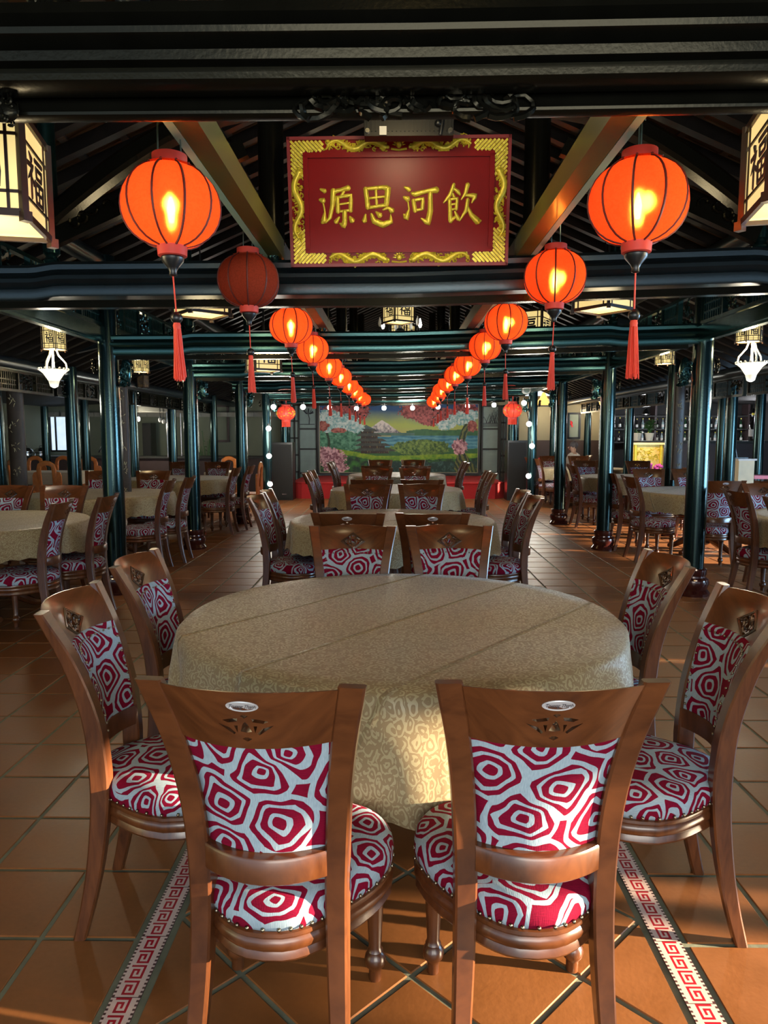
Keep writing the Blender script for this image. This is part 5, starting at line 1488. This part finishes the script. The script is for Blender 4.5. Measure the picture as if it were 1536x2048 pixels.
for k in range(3):
    mb = MB(); mb.tube([(-.22 + .1 * k, -.10, .10), (-.12 + .1 * k, -.175, .20), (.0 + .1 * k, -.165, .24), (.10 + .06 * k, -.13, .22 - .03 * k)], .014, 5); build('stripe', mb, INK, t)
# framed picture and plant at left
a, b = at(438, 882, 19.7), at(450, 812, 19.7)
t = thing('framed_picture', 'dark framed picture on the left back wall behind a plant', 'picture', ((a.x + b.x) / 2, 19.70, a.z)); w, h = .34, b.z - a.z
mb = MB(); mb.box((0, 0, h / 2), (w, .03, h)); build('print', mb, GREEN_WALL, t, 0)
mb = MB()
for c, d in (((0, -.01, 0), (w + .08, .05, .06)), ((0, -.01, h), (w + .08, .05, .06)), ((-w / 2, -.01, h / 2), (.06, .05, h)), ((w / 2, -.01, h / 2), (.06, .05, h))): mb.box(c, d)
build('frame', mb, WAINSCOT, t, 0)
def plant(loc, h, n, label, seed, pot=True, spread=.25):
    t = thing('potted_plant', label, 'plant', loc); rnd = random.Random(seed)
    mb = MB(); mb.lathe([(.07, 0), (.10, .16), (.105, .18), (.08, .175)], 16); build('pot', mb, WHITE if pot else BLACKM, t)
    mb = MB(); lf = MB()
    for k in range(n):
        a = rnd.uniform(0, 6.28); hh_ = h * rnd.uniform(.5, 1); sp = spread * rnd.uniform(.3, 1)
        pts = [(0, 0, .15), (sp * .4 * math.cos(a), sp * .4 * math.sin(a), .15 + hh_ * .55), (sp * math.cos(a), sp * math.sin(a), .15 + hh_)]
        mb.tube(pts, .006, 4)
        for q in range(4):
            f = .4 + .2 * q; c = Vector(pts[1]).lerp(Vector(pts[2]), f); aa = a + rnd.uniform(-1.4, 1.4); d = Vector((math.cos(aa), math.sin(aa), rnd.uniform(-.5, .4))) * rnd.uniform(.08, .14); s = d.cross(Vector((0, 0, 1))).normalized() * .03
            lf.add([c, c + d * .5 + s, c + d, c + d * .5 - s], [(0, 1, 2, 3)])
    build('stems', mb, LEAFM, t); stuff(build('leaves', lf, LEAFM, t, 0))
q = at(405, 905, 18.9); plant((q.x, 19.25, .0), 1.5, 16, 'dark leafy plant between two pillars on the left back wall', 3, False, .3)
# orange wooden chairs and cream table far left
def orange_chair(label):
    t = thing('orange_chair', label, 'chair', (0, 0, 0), 0, 'orange wooden chairs round the cream tables')
    mb = MB(); mb.box((0, 0, .44), (.44, .42, .05)); build('seat', mb, WOOD_ORANGE, t, 0)
    for x, y in ((-.19, .18), (.19, .18), (-.19, -.18), (.19, -.18)):
        mb = MB(); mb.box((x, y, .21), (.045, .045, .42)); build('leg', mb, WOOD_ORANGE, t, 0)
    mb = MB()
    arch = [(-.14, .56), (-.14, .86), (-.12, .93), (-.06, .965), (0, .975), (.06, .965), (.12, .93), (.14, .86), (.14, .56)]
    mb.tube([(x, -.20 - (z - .5) * .1, z) for x, z in arch], .045, 8, 0, .5, (0, 1, 0)); build('back_hoop', mb, WOOD_ORANGE, t)
    for sx in (-1, 1):
        mb = MB(); pts = [(.10, .46), (.25, .46), (.265, .60), (.265, .74), (.24, .80), (.19, .815), (.11, .80)]
        mb.prism([(sx * x, -.23, z) for x, z in pts], (0, .03, 0)); build('back_wing', mb, WOOD_ORANGE, t, 0)
    mb = MB(); mb.box((0, -.205, .52), (.36, .03, .10)); build('back_rail', mb, WOOD_ORANGE, t, 0)
    return t
oc = orange_chair('x'); oc_used = False
for px, py, Y, rz, lab in ((103, 929, 13.2, 0, 'back to camera before the cream table at far left'), (58, 920, 15.6, PI, 'facing the camera behind the cream table, left of the two'), (115, 919, 15.8, PI, 'facing the camera behind the cream table, right of the two'),
                           (46, 934, 13.5, -.9, 'turned sideways at the far left end of the cream table'), (172, 919, 15.3, PI + .2, 'facing the camera between two pillars right of the cream table'), (452, 918, 15.4, PI, 'facing the camera at the small table by the third left pillar'), (493, 925, 12.6, PI / 2, 'seen from the side beyond the third left-aisle table')):
    q = at(px, 900, Y); l = 'orange arched-back chair ' + lab
    if not oc_used: oc_used = True; oc.location = (q.x, Y, 0); oc.rotation_euler = (0, 0, rz); oc['label'] = l
    else: dup(oc, (q.x, Y, 0), rz, l)
for px, Y, w, lab in ((105, 14.5, 1.3, 'long cream-clothed table among the orange chairs at far left'), (447, 14.6, .6, 'small cream-clothed table by the orange chair at mid left')):
    q = at(px, 900, Y); t = thing('dining_table', lab, 'table', (q.x, Y, 0)); t['label'] = lab
    mb = MB(); mb.box((0, 0, .72), (w, .8, .03)); build('tabletop', mb, WOOD_ORANGE, t, 0)
    for sx in (-1, 1):
        for sy in (-1, 1): mb = MB(); mb.box((sx * (w / 2 - .08), sy * .3, .355), (.06, .06, .70)); build('leg', mb, WOOD_ORANGE, t, 0)
    mb = MB(); rg = []
    for z, s in ((.50, 1.03), (.60, 1.02), (.735, 1.01), (.742, 1.0)):
        rg.append([(sx * w / 2 * s, sy * .41 * s, z) for sx, sy in ((-1, -1), (1, -1), (1, 1), (-1, 1))])
    mb.loft(rg, caps=False); mb.add([p_ for p_ in rg[-1]], [(0, 1, 2, 3)]); me = mb.mesh('tablecloth', CLOTH_W, 0); me.uv_layers.new(name='UVMap')
    o = link('tablecloth', me, None, (q.x, Y, 0)); tag(o, 'cream cloth hanging over the ' + lab.split(' among')[0].split(' by')[0].replace('cream-clothed ', '') + ' at left', 'tablecloth')

# ------------------------------------------------------------------ right side: pictures, sconces, bar
a, b = at(1136, 876, 19.7), at(1160, 827, 19.7)
t = thing('framed_picture', 'black framed grey print on the cream wall at right', 'picture', ((a.x + b.x) / 2, 19.72, a.z)); w, h = b.x - a.x, b.z - a.z
mb = MB(); mb.box((0, 0, h / 2), (w, .02, h)); build('print', mb, SHOJI, t, 0)
mb = MB()
for c, d in (((0, -.01, 0), (w + .05, .05, .05)), ((0, -.01, h), (w + .05, .05, .05)), ((-w / 2, -.01, h / 2), (.05, .05, h)), ((w / 2, -.01, h / 2), (.05, .05, h))): mb.box(c, d)
build('frame', mb, BLACKM, t, 0)
mb = MB(); mb.tube([(-.10, -.015, h * .55), (-.05, -.015, h * .62), (-.09, -.015, h * .7), (-.04, -.015, h * .45)], .02, 5); build('red_motif', mb, REDSIGN, t)
for px, py, lab in ((1087, 803, 'left'), (1190, 803, 'right')):
    p = at(px, py, 19.4); t = thing('wall_lamp', f'amber pagoda shaped wall lamp, the {lab} one on the cream wall', 'lamp', p)
    for n_, z0, r0, z1, r1 in (('lower_shade', -.10, .21, .08, .10), ('upper_shade', .09, .09, .24, .03)):
        mb = MB(); mb.loft([[(r0 * x, r0 * y * .8, z0) for x, y in ((-1, -1), (1, -1), (1, 1), (-1, 1))], [(r1 * x, r1 * y * .8, z1) for x, y in ((-1, -1), (1, -1), (1, 1), (-1, 1))]]); build(n_, mb, AMBER, t, 0)
    mb = MB(); mb.box((0, 0, -.12), (.46, .38, .03)); mb.beam((0, .1, -.1), (0, .40, -.1), .05, .05); build('bracket', mb, BLACKM, t, 0); lamp(t, (0, -.3, -.3), 14, (1, .75, .45))
# bar
BX0, BX1, BY = 5.55, 9.15, 16.6
t = thing('bar_counter', 'long plum-brown bar counter at the right back', 'counter', ((BX0 + BX1) / 2, BY, 0)); BW = BX1 - BX0
mb = MB(); mb.box((0, 0, .65), (BW, .6, 1.28)); build('front_panel', mb, WAINSCOT, t, 0); mb = MB(); mb.box((0, -.04, 1.32), (BW + .1, .75, .05)); build('countertop', mb, SHOJI_BAR, t, 0)
for k in range(3):
    t = thing('bar_fill_lamp', ['left', 'middle', 'right'][k] + ' small added fill lamp over the bar counter', 'lamp', (6.1 + 1.3 * k, 17.7, 1.98), 0, 'lamps over the bar')  # fill lamps added to brighten the bottle shelf
    mb = MB(); mb.lathe([(.10, 0), (.05, .10), (.02, .14)], 12); build('shade', mb, BLACKM, t); mb = MB(); mb.ball((0, 0, .02), .03, 8, 6); build('bulb', mb, BULB_W, t)
    rod(t, .13, roof_z(6.1 + 1.3 * k) + .13 - 1.98); lamp(t, (0, 0, -.12), 14, (.95, .95, 1))
t = thing('bottle_shelf', 'dark back-bar shelving full of bottles', 'shelf', ((BX0 + BX1) / 2, 19.0, 0)); 
mb = MB(); mb.box((0, .2, 1.2), (BW, .05, 2.3)); build('back_board', mb, DARKWALL, t, 0)
for z in (1.28, 1.62, 1.96): mb = MB(); mb.box((0, 0, z), (BW, .36, .03)); build('shelf_board', mb, SHOJI_BAR, t, 0)
for k in range(4): mb = MB(); mb.box((-BW / 2 + k * BW / 3, 0, 1.2), (.05, .36, 2.3)); build('upright', mb, WAINSCOT, t, 0)
ORD = 'first second third fourth fifth sixth seventh eighth ninth tenth eleventh twelfth thirteenth fourteenth fifteenth sixteenth seventeenth eighteenth nineteenth twentieth next-to-last last'.split()
bp = {}
def bottle(loc, mat, label, s=1.0, grp='bottles on the back-bar shelves'):
    t = thing('bottle', label, 'bottle', loc, 0, grp)
    if mat.name not in bp:
        m1 = MB(); m1.lathe([(.036, 0), (.038, .01), (.038, .17), (.032, .20), (.014, .235), (.013, .29), (.015, .30)], 12); m2 = MB(); m2.lathe([(.0385, .05), (.0385, .13)], 12); m3 = MB(); m3.lathe([(.016, .29), (.016, .315)], 8)
        bp[mat.name] = (m1.mesh('glass', mat), m2.mesh('paper_label', WHITE), m3.mesh('cap', GOLD))
    link('glass', bp[mat.name][0], t); link('paper_label', bp[mat.name][1], t); link('cap', bp[mat.name][2], t); t.scale = (s, s, s); return t
shelf_n = ['lowest', 'middle', 'top']
for si, z in enumerate((1.295, 1.635)):
    for k in range(22):
        x = 5.72 + k * .150 + .05 * (k // 7); mt_ = (GLASS_G, GLASS_K, GLASS_C)[(k * 7 + si * 3) % 3]
        bottle((x + random.uniform(-.02, .02), 18.95, z), mt_, f'{["green", "dark", "clear"][(k * 7 + si * 3) % 3]} glass bottle, {ORD[k]} from the left on the {["lower", "upper"][si]} back-bar shelf', random.uniform(.80, .95))
q = at(1499, 888, BY); bottle((q.x, BY - .1, 1.345), GLASS_K, 'very large dark bottle with white label on the bar counter', 2.0, 'large bottle')
q = at(1274, 880, BY); plant((q.x, BY, 1.345), .12, 6, 'tiny plant in white pot at the left end of the bar', 8, True, .08)
q = at(1297, 880, BY); plant((q.x, BY - .05, 1.345), .35, 22, 'bushy green plant in white pot on the bar counter', 9, True, .16)
# gilded cabinet front
a, b = at(1268, 932, 15.0), at(1331, 889, 15.0)
t = thing('gilded_cabinet', 'gold lit carved cabinet standing in front of the bar', 'cabinet', ((a.x + b.x) / 2, 15.3, 0)); w, h = b.x - a.x, b.z
mb = MB(); mb.box((0, 0, h / 2), (w, .4, h)); build('body', mb, GILD, t, 0)
mb = MB(); mb.box((0, -.03, h + .015), (w + .06, .5, .04)); build('cornice', mb, CREAMSTONE, t, 0)
mb = MB(); rnd = random.Random(3)
for k in range(50):
    cx, cz = rnd.uniform(-.24, .24), rnd.uniform(h - .36, h - .08); a0 = rnd.uniform(0, 6)
    mb.tube([(cx + .03 * (1 - .6 * q_ / 6) * math.cos(a0 + q_ * .7), -.205, cz + .03 * (1 - .6 * q_ / 6) * math.sin(a0 + q_ * .7)) for q_ in range(7)], .007, 4)
stuff(build('carved_front', mb, GOLD, t, 50))
for sx in (-1, 1): mb = MB(); mb.lathe([(.03, 0), (.035, h * .5), (.03, h)], 10, (sx * (w / 2 - .05), -.21, 0)); build('corner_post', mb, GOLD, t)
d = bpy.data.lights.new('cabinet_lamp', 'SPOT'); d.energy = 40; d.color = (1, .75, .4); d.spot_size = R(95); d.shadow_soft_size = .1
o = bpy.data.objects.new('lamp', d); COL.objects.link(o); o.parent = t; o.location = (0, -1.0, h + .5); o.rotation_euler = Vector((0, 1.0, -.75)).to_track_quat('-Z', 'Y').to_euler()
q = at(1307, 925, 14.6); t = thing('flower_basket', 'glowing pink flower basket in front of the gilded cabinet', 'basket', (q.x, 14.75, 0))
mb = MB(); mb.lathe([(.16, 0), (.14, .3), (.20, .72)], 14); build('stand', mb, WOOD_DARK, t)
mb = MB(); rnd = random.Random(2)
for k in range(40): mb.ball((rnd.uniform(-.19, .19), rnd.uniform(-.15, .15), .74 + rnd.uniform(0, .14)), .035, 6, 5)
stuff(build('blossoms', mb, PINK, t))
# cream reception counter with a laptop
a, b = at(1470, 975, 11.9), at(1504, 921, 11.9)
t = thing('cream_counter', 'cream stone service counter beside the right outer pillar', 'counter', ((a.x + b.x) / 2 + .02, 12.1, 0)); w, h = b.x - a.x, b.z
mb = MB(); mb.box((0, 0, h / 2), (w, .5, h)); build('body', mb, CREAMSTONE, t, 0); mb = MB(); mb.box((0, 0, h + .015), (w + .05, .55, .03)); build('top', mb, WHITE, t, 0)
lt = thing('laptop', 'open black laptop on the cream service counter', 'laptop', (t.location.x - .04, 12.05, h + .032)); mb = MB(); mb.box((0, .0, .008), (.22, .20, .016)); build('base', mb, BLACKM, lt, 0)
mb = MB(); mb.box((-.10, .0, .11), (.012, .22, .20), Matrix.Rotation(-.22, 3, 'Y')); build('screen', mb, BLACKM, lt, 0)
q = at(1530, 953, 12.0); t = thing('side_stool', 'pink topped stool at the right edge beside the counter', 'stool', (q.x, 12.2, 0)); mb = MB(); mb.box((0, 0, .78), (.3, .3, .06)); build('top', mb, simple('pink_cloth', (.8, .3, .4), .7), t, 0)
for sx in (-1, 1):
    for sy in (-1, 1): mb = MB(); mb.box((sx * .11, sy * .11, .375), (.04, .04, .75)); build('leg', mb, WOOD_DARK, t, 0)
# red sign on a small stand
q = at(1082, 921, 16.9); t = thing('red_notice', 'small red notice standing on a dark stand beside the right stage string', 'sign', (at(1082, 921, 16.9).x, 16.9, 0))
mb = MB(); mb.box((0, 0, q.z), (.12, .015, .13)); pl = build('plate', mb, REDSIGN, t, 0)
mb = MB(); mb.tube([(-.03, -.012, q.z - .04), (0, -.012, q.z + .03), (.01, -.012, q.z + .02)], .008, 5); mb.tube([(.0, -.012, q.z + .01), (.035, -.012, q.z - .04)], .008, 5); build('mark', mb, INK, pl)
mb = MB(); mb.box((0, .06, (q.z - .07) / 2), (.2, .10, q.z - .07)); build('stand', mb, WAINSCOT, t, 0)
# seated guest seen in profile
def person():
    q = at(1146, 890, 16.9)
    me = bpy.data.meshes.new('person'); J, E_, Rr = [], [], []
    def j(p, r, par=None):
        J.append(p); Rr.append(r)
        if par is not None: E_.append((par, len(J) - 1))
        return len(J) - 1
    hip = j((0, 0, .50), .15); sp = j((-.02, 0, .72), .145, hip); ch = j((-.03, 0, .94), .15, sp); nk = j((-.04, 0, 1.07), .055, ch); hd = j((-.06, 0, 1.17), .085, nk); tp = j((-.06, 0, 1.27), .075, hd)
    for s in (-1, 1):
        sh = j((-.03, s * .19, 1.0), .062, ch); el = j((-.10, s * .24, .76), .045, sh); wr = j((-.30, s * .16, .80), .030, el); pm = j((-.37, s * .14, .81), .030, wr)
        for f in range(4): a_ = j((-.43, s * (.115 + .018 * f), .815), .009, pm); j((-.46 + .01 * abs(f - 1.5), s * (.112 + .018 * f), .80), .007, a_)
        th = j((-.39, s * .10, .825), .010, pm); j((-.42, s * .085, .82), .008, th)
        kn = j((-.44, s * .11, .50), .068, hip); an = j((-.42, s * .11, .10), .042, kn); j((-.54, s * .11, .045), .036, an)
    me.from_pydata(J, E_, []); o = link('person', me, None, (q.x + .06, 16.9, 0))
    sk = o.modifiers.new('s', 'SKIN'); sv = me.skin_vertices[0].data
    for v_, r_ in zip(sv, Rr): v_.radius = (r_, r_)
    sv[0].use_root = True
    sb = o.modifiers.new('u', 'SUBSURF'); sb.levels = 1; sb.render_levels = 1
    me.materials.append(SKIN); tag(o, 'guest in a pale shirt seated in profile behind the right tables', 'person')
    hm = MB(); hm.ball((-.035, 0, 1.235), .098, 12, 8, sc=(1, .95, .95)); build('hair', hm, HAIR, o)
    nm = MB(); nm.tube([(-.145, 0, 1.205), (-.172, 0, 1.175), (-.145, 0, 1.168)], [.008, .014, .008], 6); build('nose', nm, SKIN, o)
    for s in (-1, 1):
        em = MB(); em.ball((-.135, s * .034, 1.20), .010, 6, 5); build('eye', em, INK, o); em = MB(); em.ball((-.05, s * .085, 1.18), .022, 6, 5, sc=(.7, .4, 1)); build('ear', em, SKIN, o)
    mm = MB(); mm.tube([(-.14, -.022, 1.135), (-.147, 0, 1.133), (-.14, .022, 1.135)], .006, 5); build('mouth', mm, REDSIGN, o)
    sm_ = MB(); rg = []
    for z, rx, ry, cx in ((.48, .19, .21, 0), (.6, .185, .20, -.01), (.78, .18, .20, -.02), (.93, .175, .215, -.03), (1.02, .13, .19, -.035), (1.065, .075, .085, -.04)):
        rg.append([(cx + rx * math.cos(2 * PI * i / 18), ry * math.sin(2 * PI * i / 18), z) for i in range(18)])
    sm_.loft(rg, caps=False)
    for s in (-1, 1): sm_.tube([(-.03, s * .18, 1.0), (-.08, s * .235, .86), (-.10, s * .245, .74)], [.08, .068, .062], 10)
    build('shirt', sm_, SHIRT, o, 60)
    tm = MB()
    for s in (-1, 1): tm.tube([(0, s * .09, .52), (-.44, s * .11, .52), (-.46, s * .11, .40), (-.42, s * .11, .10)], [.11, .085, .078, .06], 10)
    build('trousers', tm, BLACKM, o, 60)
    c = chair((q.x + .08, 16.9), PI / 2, 'carved brown chair under the seated guest behind the right tables', 2)
person()
